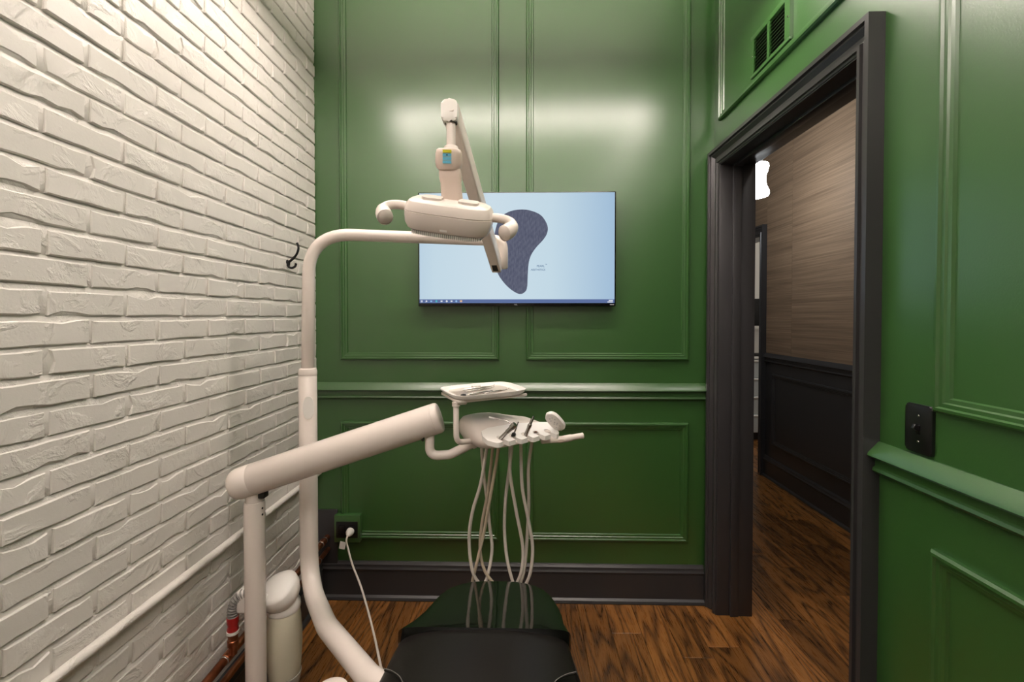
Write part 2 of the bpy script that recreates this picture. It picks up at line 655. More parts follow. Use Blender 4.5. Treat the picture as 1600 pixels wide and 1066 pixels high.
for i, (area, yc, zc, L) in enumerate(bricks):
    me = brick_mesh(round(L, 3), brnd.randrange(14))
    px, rot = brnd.uniform(-.0016, .0014), brnd.uniform(-.010, .010)
    loc = Vector((XL - 0.0055 + px, yc + brnd.uniform(-.002, .002), zc + brnd.uniform(-.0012, .0012)))
    if i < 300 and area > 0:
        o = bpy.data.objects.new('brick', me)
        C.objects.link(o)
        o.parent = wl
        o.location = loc - Vector(wl.location)
        o.rotation_euler = (rot, 0, brnd.uniform(-.012, .012))
    else:
        tmp = bmesh.new()
        tmp.from_mesh(me)
        bmesh.ops.transform(tmp, matrix=Matrix.Translation(loc) @ Matrix.Rotation(rot, 4, 'X'), verts=tmp.verts)
        t_me = bpy.data.meshes.new('tmp')
        tmp.to_mesh(t_me)
        tmp.free()
        rest.from_mesh(t_me)
        bpy.data.meshes.remove(t_me)
o = obj('brickwork', rest, 'brick', wl, 24)
o['kind'] = 'stuff'

# far wall with its mouldings
wb = obj('wall_back', B(XL - 0.22, XJ, YB, YB + 0.12, 0, ZC), 'green')
tag(wb, kind='structure')
for a0, a1 in ((-.902, -.117), (.016, .806)):
    obj('panel_moulding', frame_moulding(back, a0, a1, 1.190, 3.10), 'green', wb)
obj('panel_moulding', frame_moulding(back, .016, .806, .300, .885), 'green', wb)
# the lower left moulding stops at the outlet box: three sides and two short ends
bm = frame_moulding(back, -.902, -.117, .300, .885)
obj('panel_moulding', bm, 'green', wb)
obj('charcoal_patch', B(XL - .02, -.922, YB - .012, YB + .02, .10, .442, .002), 'charcoal', wb, label='charcoal painted block beside the outlet')

RAIL = [(0, 0), (0, .004), (-.006, .010), (-.027, .030), (-.034, .033), (-.040, .026), (-.043, .012), (-.062, .012), (-.066, .017), (-.073, .020), (-.080, .013), (-.085, .004), (-.085, 0)]
o = obj('trim_1', run_moulding(RAIL, (XL, YB, 1.078), (.905, YB, 1.078), (0, -1, 0)), 'green', angle=25)
tag(o, kind='structure')
o = obj('trim_2', run_moulding(RAIL, (XR, YR, 1.078), (XR, 1.200, 1.078), (-1, 0, 0)), 'green', angle=25)
tag(o, kind='structure')
BASE = [(0, 0), (0, .030), (.004, .031), (.014, .027), (.019, .020), (.022, .016), (.142, .016), (.146, .019), (.152, .020), (.158, .016), (.163, .014), (.172, .014), (.177, .010), (.183, .006), (.185, 0)]
for nm, p0, p1, out in (('baseboard_back', (XL, YB, 0), (.884, YB, 0), (0, -1, 0)),
                        ('baseboard_left', (XL, YR, 0), (XL, YB, 0), (1, 0, 0)),
                        ('baseboard_right', (XR, YR, 0), (XR, 1.198, 0), (-1, 0, 0))):
    pr = BASE if nm != 'baseboard_left' else [(h, d_ + .014 if 0 < i < len(BASE) - 1 else d_) for i, (h, d_) in enumerate(BASE)]
    tag(obj(nm, run_moulding(pr, p0, p1, out), 'charcoal', angle=25), kind='structure')

# right wall with the doorway
bm = bmesh.new()
box(bm, XR, XJ, YR, D0 - .02, 0, ZC)
box(bm, XR, XJ, D0 - .02, D1 + .02, DT + .02, ZC)
box(bm, XR, XJ, D1 + .02, YB, 0, ZC)
wr = tag(obj('wall_right', bm, 'green'), kind='structure')
obj('panel_moulding', frame_moulding(right, 1.20, 2.165, 2.318, 3.10), 'green', wr)
obj('panel_moulding', frame_moulding(right, -.10, 1.033, 1.190, 3.10), 'green', wr)
obj('panel_moulding', frame_moulding(right, -.10, 1.033, .300, .882), 'green', wr)
obj('panel_moulding', frame_moulding(right, -1.40, -.22, 1.190, 3.10), 'green', wr)
obj('panel_moulding', frame_moulding(right, -1.40, -.22, .300, .882), 'green', wr)

# door frame: casing on both faces, jambs, stop
CAS = [(0, 0), (0, .043), (.014, .043), (.016, .034), (.022, .033), (.027, .028), (.035, .020), (.044, .0185), (.050, .020), (.053, .027), (.063, .027), (.066, .021), (.072, .019), (.072, .002)]


def casing(mapf, a0, a1, zt, prof=CAS, z0=0.0):
    bm = bmesh.new()
    loops = [[bm.verts.new(mapf(a, c, d_)) for a, c in ((a0 + s, z0), (a0 + s, zt - s), (a1 - s, zt - s), (a1 - s, z0))] for s, d_ in prof]
    n = len(loops)
    for i in range(n):
        p_, q = loops[i], loops[(i + 1) % n]
        for k in range(3):
            bm.faces.new((p_[k], p_[k + 1], q[k + 1], q[k]))
    bm.faces.new([l[0] for l in loops])
    bm.faces.new([l[3] for l in loops])
    return bm


dr = bpy.data.objects.new('door_1', None)
C.objects.link(dr)
dr.location = (0.99, (D0 + D1) / 2, 0)
tag(dr, kind='structure')
obj('casing', casing(right, D0 - .076, D1 + .076, DT + .076), 'charcoal', dr, 25)
obj('casing', casing(lambda a, c, d_: Vector((XJ + d_ * .5, a, c)), D0 - .076, D1 + .076, DT + .076), 'charcoal', dr, 25)
obj('jamb', B(.909, XJ + .012, D0 - .022, D0, 0, DT + .022, .002), 'charcoal', dr)
obj('jamb', B(.909, XJ + .012, D1, D1 + .022, 0, DT + .022, .002), 'charcoal', dr)
obj('head_jamb', B(.909, XJ + .012, D0, D1, DT, DT + .022, .002), 'charcoal', dr)
for a, c in ((D0, D0 + .012), (D1 - .012, D1)):
    obj('door_stop', B(.968, 1.006, a, c, 0, DT, .002), 'charcoal', dr)
obj('door_stop', B(.968, 1.006, D0 + .012, D1 - .012, DT - .012, DT, .002), 'charcoal', dr)
# second step of the stop toward the hall
obj('door_stop', B(1.006, XJ + .012, D1 - .005, D1, 0, DT, .001), 'charcoal', dr)

# wall behind the camera, ceiling
tag(obj('wall_rear', B(XL - .22, XJ, YR - .12, YR, 0, ZC), 'offwhite'), kind='structure')
tag(obj('ceiling', B(XL - .22, 4.4, YR - .12, YE + .2, ZC, ZC + .1), 'ceiling'), kind='structure')

# ------------------------------------------------------------------ hall
HD0, HD1, HDT = 4.16, 4.98, 2.13
bm = bmesh.new()
box(bm, XH, XH + .13, -.5, HD0 - .02, 0, ZC)
box(bm, XH, XH + .13, HD0 - .02, HD1 + .02, HDT + .02, ZC)
box(bm, XH, XH + .13, HD1 + .02, YE, 0, ZC)
wh = tag(obj('wall_hall', bm, 'charcoal'), kind='structure')
seams = [-.5, .05, .96, 1.87, 2.78, 3.69, 4.065]
for a, c in zip(seams, seams[1:]):
    obj('wallpaper_strip', B(XH - .004, XH + .002, a + .0012, c - .0012, 1.07, ZC), 'grass', wh)
obj('wallpaper_strip', B(XH - .004, XH + .002, HD0 - .095, HD1 + .095, HDT + .09, ZC), 'grass', wh)


def hallmap(a, c, d_):
    return Vector((XH - d_, a, c))


for a, c in ((2.35, 3.955), (.60, 2.22)):
    obj('panel_moulding', frame_moulding(hallmap, a, c, .305, .915), 'charcoal', wh)
HRAIL = [(h, d_ * 0.9) for h, d_ in RAIL]
tag(obj('trim_3', run_moulding(HRAIL, (XH, -.5, 1.088), (XH, HD0 - .09, 1.088), (-1, 0, 0)), 'charcoal', angle=25), kind='structure')
tag(obj('baseboard_hall', run_moulding(BASE, (XH, -.5, 0), (XH, HD0 - .09, 0), (-1, 0, 0)), 'charcoal', angle=25), kind='structure')
d2 = bpy.data.objects.new('door_2', None)
C.objects.link(d2)
d2.location = (XH + .06, (HD0 + HD1) / 2, 0)
tag(d2, kind='structure')
obj('casing', casing(hallmap, HD0 - .09, HD1 + .09, HDT + .09, [(s * 1.18, d_) for s, d_ in CAS]), 'charcoal', d2, 25)
obj('jamb', B(XH - .01, XH + .14, HD0 - .02, HD0, 0, HDT), 'charcoal', d2)
obj('jamb', B(XH - .01, XH + .14, HD1, HD1 + .02, 0, HDT), 'charcoal', d2)
obj('head_jamb', B(XH - .01, XH + .14, HD0 - .02, HD1 + .02, HDT, HDT + .02), 'charcoal', d2)
tag(obj('wall_hall_end', B(XL, 4.4, YE, YE + .12, 0, ZC), 'offwhite'), kind='structure')
tag(obj('wall_hall_near', B(XJ, XH + .13, -.62, -.5, 0, ZC), 'offwhite'), kind='structure')
tag(obj('wall_hall_far', B(XJ - .135, XJ, YB + .12, YE, 0, ZC), 'offwhite'), kind='structure')
tag(obj('wall_far_room', B(4.28, 4.4, 3.3, YE, 0, ZC), 'offwhite'), kind='structure')
tag(obj('wall_far_room_near', B(XH + .13, 4.4, 3.2, 3.3, 0, ZC), 'offwhite'), kind='structure')

# ------------------------------------------------------------------ lamps
# suspended room light: a slim rectangular ring with a diffuser below and an uplight above
LX0, LX1, LY0, LY1, LZ0, LZ1, LW, LWF = -.78, .78, -.30, 1.70, 2.634, 2.674, .036, .092
lp = thing('pendant_light', 'slim rectangular ring light suspended over the dental chair', 'ceiling light', ((LX0 + LX1) / 2, (LY0 + LY1) / 2, LZ0))


def ring_bars(g, z0, z1):
    bm = bmesh.new()
    box(bm, LX0 + g, LX0 + LW - g, LY0 + g, LY1 - g, z0, z1)
    box(bm, LX1 - LW + g, LX1 - g, LY0 + g, LY1 - g, z0, z1)
    box(bm, LX0 + LW - g, LX1 - LW + g, LY0 + g, LY0 + .125 - g, z0, z1)
    box(bm, LX0 + LW - g, LX1 - LW + g, LY1 - LWF + g, LY1 - g, z0, z1)
    return bm


obj('housing', ring_bars(0, LZ0 + .002, LZ1 - .002), 'white', lp)
obj('diffuser', ring_bars(.003, LZ0, LZ0 + .0025), 'lamp_down', lp)
obj('uplight_diffuser', ring_bars(.003, LZ1 - .0025, LZ1), 'lamp_up', lp)
for x_ in (LX0 + LW / 2, LX1 - LW / 2):
    for y_ in (LY0 + .1, LY1 - .3):
        obj('suspension_wire', tube([(x_, y_, LZ1 - .01), (x_, y_, ZC)], .0015, 6, round_ends=False), 'steel', lp)
# waisted glass pendant in the hall
hp = thing('hall_pendant', 'glowing white waisted glass pendant seen through the doorway', 'pendant lamp', (1.60, 3.2, 2.23))
prof = [(.0, .0), (.085, .0), (.092, .012), (.090, .03), (.076, .065), (.068, .105), (.070, .135), (.082, .175), (.088, .20), (.084, .216), (.0, .22)]
obj('glass_shade', lathe(prof, (1.60, 3.2, 2.235)), 'hall_lamp', hp)
obj('cord', tube([(1.60, 3.2, 2.45), (1.60, 3.2, ZC)], .004, 8, round_ends=False), 'black', hp)
# unseen fill lights added to brighten the near hall and the far room
for nm, lab, x_, y_, s_ in (('fill_light', 'added unseen fill light on the ceiling of the white room beyond the hall', 2.95, 4.7, 90.0), ('fill_light', 'added unseen fill light over the near end of the hall', 1.62, .9, 22.0)):
    fo = thing(nm, lab, 'ceiling light', (x_, y_, ZC - .06))
    mm = emission('fill_light_glow', (1.0, 0.95, 0.88), s_)[0]
    obj('diffuser', lathe([(.0, 0), (.12, .004), (.16, .02), (.17, .05)], (x_, y_, ZC - .06)), mm, fo)
    obj('rim', lathe([(.172, .03), (.18, .035), (.18, .0599), (.172, .0599)], (x_, y_, ZC - .06)), 'white', fo)

# ------------------------------------------------------------------ television
TY = 2.183
tv = thing('television', 'wall-mounted flat television showing a pale blue desktop', 'television', (-.03, YB, 1.453))
obj('bezel', B(-.504, .443, TY + .001, TY + .028, 1.4535, 1.9995, .003), 'bezel', tv)
obj('rear_housing', B(-.30, .24, TY + .028, YB, 1.50, 1.90, .006), 'black', tv)
sc = obj('screen', B(-.4975, .4365, TY - .0006, TY + .004, 1.4685, 1.9945), 'screen', tv, label='glowing pale blue screen')
bean = [(-.1012, 1.8866), (-.0583, 1.9077), (-.0063, 1.915), (.0395, 1.9087), (.0838, 1.8887), (.1097, 1.8551), (.1189, 1.8246), (.1129, 1.7954), (.0937, 1.7668), (.0641, 1.7349), (.0396, 1.6984), (.0274, 1.6572), (.0232, 1.5991), (.0208, 1.5502), (.0134, 1.5257), (-.0093, 1.5116), (-.0381, 1.5205), (-.0768, 1.5503), (-.1114, 1.5939), (-.1289, 1.6331), (-.1412, 1.6882), (-.1411, 1.7616), (-.1257, 1.841)]
pts = smooth_path([(a, 0, c) for a, c in bean + bean[:1]], 4)[:-1]


def scr(a, c, h):
    return Vector((a, TY - h, c))


obj('bean_graphic', prism([(p.x, p.z) for p in pts], .0004, .0012, scr), 'bean', sc, label='dark striped bean shape on the screen')
obj('taskbar', prism([(-.4975, 1.4685), (.4365, 1.4685), (.4365, 1.4865), (-.4975, 1.4865)], .0004, .0011, scr), 'taskbar', sc)
for i, (x_, mt) in enumerate(zip((-.487, -.464, -.441, -.416, -.391, -.366, -.343, -.320, -.297), ('scr_white', 'scr_white', 'scr_blue', 'scr_teal', 'scr_white', 'scr_white', 'scr_white', 'scr_blue', 'scr_orange'))):
    if i == 0:
        bm = bmesh.new()
        for dx in (-.0024, .0024):
            for dz in (-.0024, .0024):
                prism([(x_ + dx - .002, 1.477 + dz - .002), (x_ + dx + .002, 1.477 + dz - .002), (x_ + dx + .002, 1.477 + dz + .002), (x_ + dx - .002, 1.477 + dz + .002)], .0013, .0016, scr, bm)
    elif i == 1:
        bm = lathe([(.0025, 0), (.0042, 0), (.0042, .0003), (.0025, .0003)], (x_, TY - .0013, 1.4775), (0, -1, 0), 16)
        prism([(x_ - .0055, 1.4725), (x_ - .0042, 1.4715), (x_ - .0022, 1.4742), (x_ - .0034, 1.4752)], .0013, .0016, scr, bm)
    elif i in (3, 5, 7):
        bm = lathe([(.0, 0), (.0048, 0), (.0048, .0003), (.0, .0003)], (x_, TY - .0013, 1.4773), (0, -1, 0), 16)
    else:
        e_ = .0045 if i != 8 else .0055
        bm = prism([(x_ - e_, 1.4773 - e_ * .8), (x_ + e_, 1.4773 - e_ * .8), (x_ + e_, 1.4773 + e_ * .8), (x_ - e_, 1.4773 + e_ * .8)], .0013, .0016, scr)
    obj('taskbar_icon', bm, mt, sc)


def text_mesh(name, s, size, pos, mat, parent, align='RIGHT', spacing=1.0):
    cu = bpy.data.curves.new(name, 'FONT')
    cu.body, cu.size, cu.align_x, cu.extrude = s, size, align, 0.0003
    cu.space_character = spacing
    cu.offset = size * 0.012
    to = bpy.data.objects.new(name + '_tmp', cu)
    C.objects.link(to)
    to.matrix_world = Matrix.Translation(pos) @ Matrix.Rotation(R(90), 4, 'X')
    bpy.context.view_layer.update()
    me = bpy.data.meshes.new_from_object(to.evaluated_get(bpy.context.evaluated_depsgraph_get()))
    me.transform(to.matrix_world)
    bpy.data.objects.remove(to)
    me.transform(Matrix.Translation(-root_loc(parent)))
    me.name = name
    me.materials.clear()
    me.materials.append(M[mat])
    o = bpy.data.objects.new(name, me)
    C.objects.link(o)
    o.parent = parent
    return o


text_mesh('lettering', 'PEARL', .0135, (.1035, TY - .0012, 1.6405), 'scr_text', sc)
text_mesh('lettering', 'AESTHETICS', .0125, (.1065, TY - .0012, 1.6235), 'scr_text', sc)
text_mesh('lettering', 'TM', .006, (.1145, TY - .0012, 1.651), 'scr_text', sc)
for z0_, w_ in ((1.4782, .020), (1.4712, .026)):      # the tiny clock is too small to read
    obj('clock', prism([(.4290 - w_, z0_), (.4290, z0_), (.4290, z0_ + .0045), (.4290 - w_, z0_ + .0045)], .0013, .0016, scr), 'scr_white', sc)
text_mesh('maker_mark', 'TCL', .0085, (-.0338, TY + .0008, 1.4575), 'grey_metal', tv, 'CENTER')
obj('maker_mark', prism([(.414, 1.4588), (.434, 1.4588), (.434, 1.4622), (.414, 1.4622)], -.002, -.0006, scr), 'grey_metal', tv)

# ------------------------------------------------------------------ outlet, power cord
ot = thing('outlet_box', 'green surface outlet box with a black face below the left wall panel', 'outlet', (-.864, YB, .292))
obj('box_body', B(-.928, -.800, YB - .036, YB, .292, .426, .003), 'green', ot)
pl = obj('face_plate', B(-.917, -.810, YB - .0385, YB - .034, .316, .396, .0015), 'black', ot)
for x_ in (-.888, -.839):
    obj('socket', B(x_ - .016, x_ + .016, YB - .041, YB - .038, .334, .378, .003), 'bezel', pl)
pc = thing('power_cord', 'cream power cord plugged into the outlet box, running under the chair', 'cord', (-.846, 2.18, 0.0))
obj('plug', lathe([(.0, 0), (.017, .0), (.019, .006), (.018, .018), (.011, .030), (.006, .036)], (-.842, YB - .0412, .356), (-.1, -1, -.35), 20), 'white', pc)
cp = smooth_path([(-.846, 2.162, .345), (-.848, 2.150, .325), (-.838, 2.145, .290), (-.800, 2.10, .238), (-.72, 1.99, .198), (-.640, 1.85, .180), (-.555, 1.68, .185), (-.475, 1.50, .215), (-.40, 1.34, .25), (-.20, 1.2, .30)], 8)
obj('cord', tube(cp, .0045, 10), 'hose', pc)
obj('cord_tag', B(-.014, .014, -.0004, .0004, -.036, 0, mat4=Matrix.Translation((-.862, 2.147, .322)) @ Matrix.Rotation(R(12), 4, 'Y')), 'white', pc, label='white paper tag')

# ------------------------------------------------------------------ switch, vent, hook
sw = thing('light_switch', 'black toggle switch plate above the green chair rail', 'switch', (XR, 1.075, 1.086))
obj('plate', prism(superellipse(.0365, .057, 32, 12), 0, .007, lambda a, c, h: Vector((XR - h, 1.075 + a, 1.141 + c)), None, .003), 'black', sw)
obj('toggle_slot', B(XR - .0078, XR - .006, 1.075 - .006, 1.075 + .006, 1.129, 1.153, .0005), 'bezel', sw)
obj('toggle', B(-.015, 0, -.004, .004, -.006, .006, .0015, mat4=Matrix.Translation((XR - .006, 1.075, 1.1405)) @ Matrix.Rotation(R(28), 4, 'Y')), 'black', sw)
for z_ in (1.111, 1.171):
    obj('screw', lathe([(.0, .0), (.003, .0), (.0025, .001), (.0, .0012)], (XR - .007, 1.075, z_), (-1, 0, 0), 12), 'steel', sw)

vt = thing('vent_grille', 'green louvred air vent above the door frame', 'vent', (XR, 1.732, 2.346))
VY0, VY1, VZ0, VZ1 = 1.597, 1.867, 2.3545, 2.520
bm = bmesh.new()
d_ = .012
g = ((1.629, 1.728), (1.744, 1.843))
za, zb = 2.366, 2.500
box(bm, XR - d_, XR, VY0, VY1, VZ0, za, .0008)
box(bm, XR - d_, XR, VY0, VY1, zb, VZ1, .0008)
for a, c in ((VY0, g[0][0]), (g[0][1], g[1][0]), (g[1][1], VY1)):
    box(bm, XR - d_, XR, a, c, za, zb)
obj('frame', bm, 'green', vt)
obj('duct', B(XR - .0015, XR + .0005, g[0][0], g[1][1], za, zb), 'dark_hole', vt, label='dark sheet for the shade inside the duct')  # flat near-black sheet, painted in place of the duct's shade
lm = None
NL = 10
for a, c in g:
    for k in range(NL):
        z_ = za + (k + .5) * (zb - za) / NL
        if lm is None:
            bm = B(-.0006, .0006, -(c - a) / 2, (c - a) / 2, -.0055, .0055, mat4=Matrix.Rotation(R(42), 4, 'Y'))
            lm = finish(bm, 'louver', 'green')
        o = bpy.data.objects.new('louver', lm)
        C.objects.link(o)
        o.parent = vt
        o.location = Vector((XR - .0065, (a + c) / 2, z_)) - Vector(vt.location)
for y_ in (VY0 + .012, VY1 - .012):
    obj('screw', lathe([(.0, .0), (.0035, .0), (.003, .0015), (.0, .002)], (XR - d_, y_, (VZ0 + VZ1) / 2), (-1, 0, 0), 10), 'steel', vt)

hk = thing('coat_hook', 'black iron double coat hook on the white brick wall', 'hook', (XL, 1.95, 1.61))
obj('back_plate', lathe([(.0, 0), (.011, 0), (.0105, .004), (.006, .008), (.0, .009)], (XL + .001, 1.955, 1.640), (1, 0, 0), 18), 'iron', hk)
obj('upper_hook', tube(smooth_path([(XL + .006, 1.955, 1.638), (XL + .024, 1.953, 1.650), (XL + .046, 1.950, 1.672), (XL + .056, 1.948, 1.700), (XL + .050, 1.947, 1.722)], 6), [.0055] * 10 + [.0048] * 14 + [.006], 10), 'iron', hk)
obj('lower_hook', tube(smooth_path([(XL + .008, 1.955, 1.642), (XL + .008, 1.955, 1.622), (XL + .022, 1.953, 1.614), (XL + .038, 1.952, 1.620), (XL + .044, 1.951, 1.634)], 6), [.0075] * 6 + [.005] * 18 + [.006], 10), 'iron', hk)

# ------------------------------------------------------------------ pipes along the brick wall
cd = thing('conduit', 'cream painted conduit running along the white brick wall', 'pipe', (XL, 1.0, .60))
obj('pipe', tube([(XL + .017, YR + .01, .600), (XL + .017, 2.225, .632)], .0125, 14), 'mortar', cd)
for y_ in (.62, 1.72):
    z_ = .600 + .032 * (y_ - YR) / 3.97
    obj('strap', B(XL - .002, XL + .0315, y_ - .008, y_ + .008, z_ - .015, z_ + .015, .004), 'mortar', cd)
PX = -.972
for nm, lab, x_, z0_, z1_, yend in (('copper_pipe', 'upper copper pipe low along the white brick wall', PX, .262, .306, 2.232), ('copper_pipe', 'lower copper pipe just above the baseboard by the brick wall', PX + .004, .200, .246, 2.232)):
    o_ = thing(nm, lab, 'pipe', (x_, 1.4, z0_))
    zz = lambda y__: z0_ + (z1_ - z0_) * (y__ - .9) / (2.2 - .9)
    obj('pipe', tube([(x_, .35, zz(.35)), (x_, yend, zz(yend))], .0135 if 'upper' in lab else .0115, 14), 'copper', o_)
    for y_ in ((1.28, 1.46, 2.17) if 'upper' in lab else (1.33, 2.10)):
        obj('coupling', tube([(x_, y_ - .02, zz(y_ - .02)), (x_, y_ + .02, zz(y_ + .02))], .0165 if 'upper' in lab else .0142, 14), 'copper', o_)
        for s_ in (-1, 1):
            obj('solder_ring', tube([(x_, y_ + s_ * .021 - .003, zz(y_)), (x_, y_ + s_ * .021 + .003, zz(y_))], .0160 if 'upper' in lab else .0138, 14), 'solder', o_)
# riser with red fitting and corrugated hose
ri = thing('hose_riser', 'copper riser with red coupling and grey corrugated hose', 'pipe fitting', (-.955, 1.46, .28))
obj('riser_pipe', lathe([(.0125, 0), (.0125, .028), (.017, .029), (.017, .047), (.015, .049), (.015, .062), (.0165, .064), (.0165, .072)], (-.955, 1.46, .290), (0, 0, 1), 18), 'copper', ri)
obj('white_collar', lathe([(.0, 0), (.019, 0), (.019, .009), (.0, .009)], (-.955, 1.46, .360), (0, 0, 1), 18), 'white', ri)
obj('red_coupling', lathe([(.0, 0), (.0165, 0), (.0175, .006), (.0155, .014), (.0155, .020), (.018, .026), (.018, .046), (.0, .046)], (-.955, 1.46, .369), (0, 0, 1), 18), 'red', ri)
path = smooth_path([(-.955, 1.46, .412), (-.954, 1.46, .440), (-.945, 1.462, .468), (-.922, 1.466, .486), (-.895, 1.472, .487)], 22)
obj('corrugated_hose', tube(path, [.0150 + .0024 * math.sin(i * .9) for i in range(len(path))], 16, round_ends=False), 'grey_hose', ri)

# ------------------------------------------------------------------ waste bottle behind the delivery post
wbx, wby = -.822, 1.53
bt = thing('separator_bottle', 'frosted waste bottle with a domed white cap behind the front post', 'bottle', (wbx, wby, .0))
obj('bottle_body', lathe([(.0, .150), (.044, .150), (.048, .158), (.0535, .20), (.0575, .27), (.0575, .32), (.054, .37), (.050, .398), (.046, .405)], (wbx, wby, 0), seg=36), 'bottle', bt)
obj('bottle_foot', lathe([(.0, .126), (.040, .126), (.047, .134), (.0525, .160), (.0545, .176), (.0525, .178), (.047, .162)], (wbx, wby, 0), seg=36), 'bottle_clear', bt)
obj('neck_collar', lathe([(.0, .396), (.0525, .396), (.054, .404), (.053, .420), (.045, .434), (.0, .436)], (wbx, wby, 0), seg=36), 'white', bt)
# slanted cap: an oval dome, higher toward the wall side away from the camera
ax = Matrix.Translation((wbx - .008, wby - .012, .468)) @ Matrix.Rotation(R(-14), 4, 'Y') @ Matrix.Rotation(R(22), 4, 'X')
secs = []
for h, s_ in ((-.040, .80), (-.034, .90), (-.010, 1.0), (.012, 1.0), (.017, .97), (.026, .80), (.032, .55), (.035, .25)):
    secs.append([ax @ Vector((a * s_, c * s_, h)) for a, c in superellipse(.060, .066, 36, 2.3)])
obj('cap', loft(secs), 'white', bt)
obj('inlet_block', B(-.942, -.868, 1.452, 1.50, .425, .50, .010, 3), 'white', bt)
path = smooth_path([(wbx + .02, wby + .02, .13), (wbx + .03, wby + .025, .08), (wbx + .02, wby + .03, .03), (wbx - .02, wby + .05, .016)], 18)
obj('drain_hose', tube(path, [.013 + .002 * math.sin(i * 1.0) for i in range(len(path))], 14, round_ends=False), 'grey_hose', bt)
obj('bracket', B(-.872, -.842, 1.44, 1.50, .452, .482, .004), 'white', bt)

# ------------------------------------------------------------------ dental chair
CXc = -.102
ch = thing('dental_chair', 'black leather dental chair with a glossy cover on the foot end', 'dental chair', (CXc, .6, 0))


def hw_at(y):
    tab = [(-.2, .262), (.4, .262), (.7, .256), (.95, .246), (1.05, .240), (1.17, .222), (1.22, .202), (1.315, .185), (1.38, .171), (1.43, .148), (1.455, .118), (1.468, .086), (1.476, .05), (1.480, .018)]
    for (a, p_), (c, q) in zip(tab, tab[1:]):
        if y <= c:
            s_ = (y - a) / (c - a)
            return p_ + (q - p_) * s_
    return tab[-1][1]


def sm01(x_):
    x_ = min(1, max(0, x_))
    return x_ * x_ * (3 - 2 * x_)


def cushion_section(y, top, th, hw, n=40, e=3.2, cx=CXc, crown=.006):
    out = []
    for a, c in superellipse(hw, th / 2, n, e):
        s_ = max(0, 1 - (a / hw) ** 2)
        out.append(Vector((cx + a + .018 * sm01((y - 1.15) / .15), y, top - th / 2 + c + (crown * s_ - crown if c > 0 else 0))))
    return out


ys = [-.12, -.10, -.05, .1, .3, .5, .7, .85, .95, 1.02, 1.08, 1.14, 1.17, 1.20, 1.22, 1.28, 1.33, 1.38, 1.41, 1.43, 1.447, 1.458, 1.466, 1.472, 1.4765]
secs = []
for y in ys:
    k = 1 if y > 1.386 else 0
    th = .085
    top = .585 - .176 * max(0, y - 1.165)
    if y > 1.447:
        f_ = (y - 1.447) / .030
        th = .085 * math.sqrt(max(.04, 1 - f_ * f_))
        top = top - .042 + th / 2
    if y < -.05:
        th = .085 * (.6 if y < -.11 else .85)
    secs.append(cushion_section(y, top, th, hw_at(y), crown=.018 - .010 * sm01((y - 1.05) / .13)))
seat = obj('seat_cushion', loft(secs), 'leather', ch, 50)
# stitched seams that part the side panels from the seat panel
for s_ in (-1, 1):
    sp = smooth_path([(CXc + s_ * a, y, 0) for a, y in ((.2235, 1.0515), (.216, 1.048), (.200, 1.040), (.180, 1.024), (.168, 1.008), (.158, .985), (.150, .94), (.146, .85), (.145, .70), (.145, .50))], 12)
    sp = [Vector((p_.x, p_.y, .5852 - .018 * min(1, abs(p_.x - CXc) / hw_at(p_.y)) ** 2 - (.012 if abs(p_.x - CXc) > .228 else 0))) for p_ in sp]
    obj('piping', tube([p_ + Vector((0, 0, -.0012)) for p_ in sp], .0028, 10), 'leather', seat, 60)
    st = bmesh.new()
    for a, c in zip(sp, sp[1:]):
        tube([a.lerp(c, .15) + Vector((s_ * .004, .003, .0008)), a.lerp(c, .75) + Vector((s_ * .004, .003, .0008))], .0009, 6, st, round_ends=False)
    obj('stitching', st, 'stitch', seat, label='line of grey stitching')
# glossy cover over the foot end
secs = []
for y in [1.172, 1.19, 1.22, 1.27, 1.315, 1.35, 1.38, 1.41, 1.43, 1.445, 1.455, 1.463, 1.469, 1.474, 1.479, 1.4835]:
    th = .093
    top = .5885 - .176 * (y - 1.178)
    if y > 1.472:
        f_ = (y - 1.472) / .0125
        th = .093 * math.sqrt(max(.30, 1 - f_ * f_))
        top = top - .0465 + th / 2
    secs.append(cushion_section(y, top, th, hw_at(min(y - .002, 1.479)) + .004, e=9.0, crown=.0006))
obj('toe_cover', loft(secs), 'cover', ch, 50, label='glossy dark plastic cover on the foot end')
# upper body: backrest, headrest, frame, pedestal (mostly below and behind the view)
secs = []
for i in range(9):
    q = i / 8
    y = -.13 - q * .62
    secs.append(cushion_section(y, .60 + q * .12, .09 * (.55 if i in (0, 8) else 1), .262 - .05 * q, crown=.012))
obj('backrest', loft(secs), 'leather', ch, 50)
secs = []
for i in range(6):
    q = i / 5
    secs.append(cushion_section(-.78 - q * .22, .735 + .03 * q, .08 * (.5 if i in (0, 5) else 1), .13, crown=.01))
obj('headrest', loft(secs), 'leather', ch, 50)
obj('under_frame', B(CXc - .19, CXc + .19, -.6, 1.22, .455, .505, .015, 3), 'cream', ch)
secs = []
for h, a, c in ((.06, .20, .30), (.075, .19, .29), (.12, .12, .2), (.30, .10, .16), (.42, .13, .22), (.456, .15, .26)):
    secs.append([Vector((CXc + p_, .45 + q, h)) for p_, q in superellipse(a, c, 36, 4)])
obj('pedestal', loft(secs), 'cream', ch)
obj('base_plate', prism(superellipse(.24, .52, 44, 5), 0, .06, lambda a, c, h: Vector((CXc + a, .55 + c, h)), None, .012), 'cream', ch)
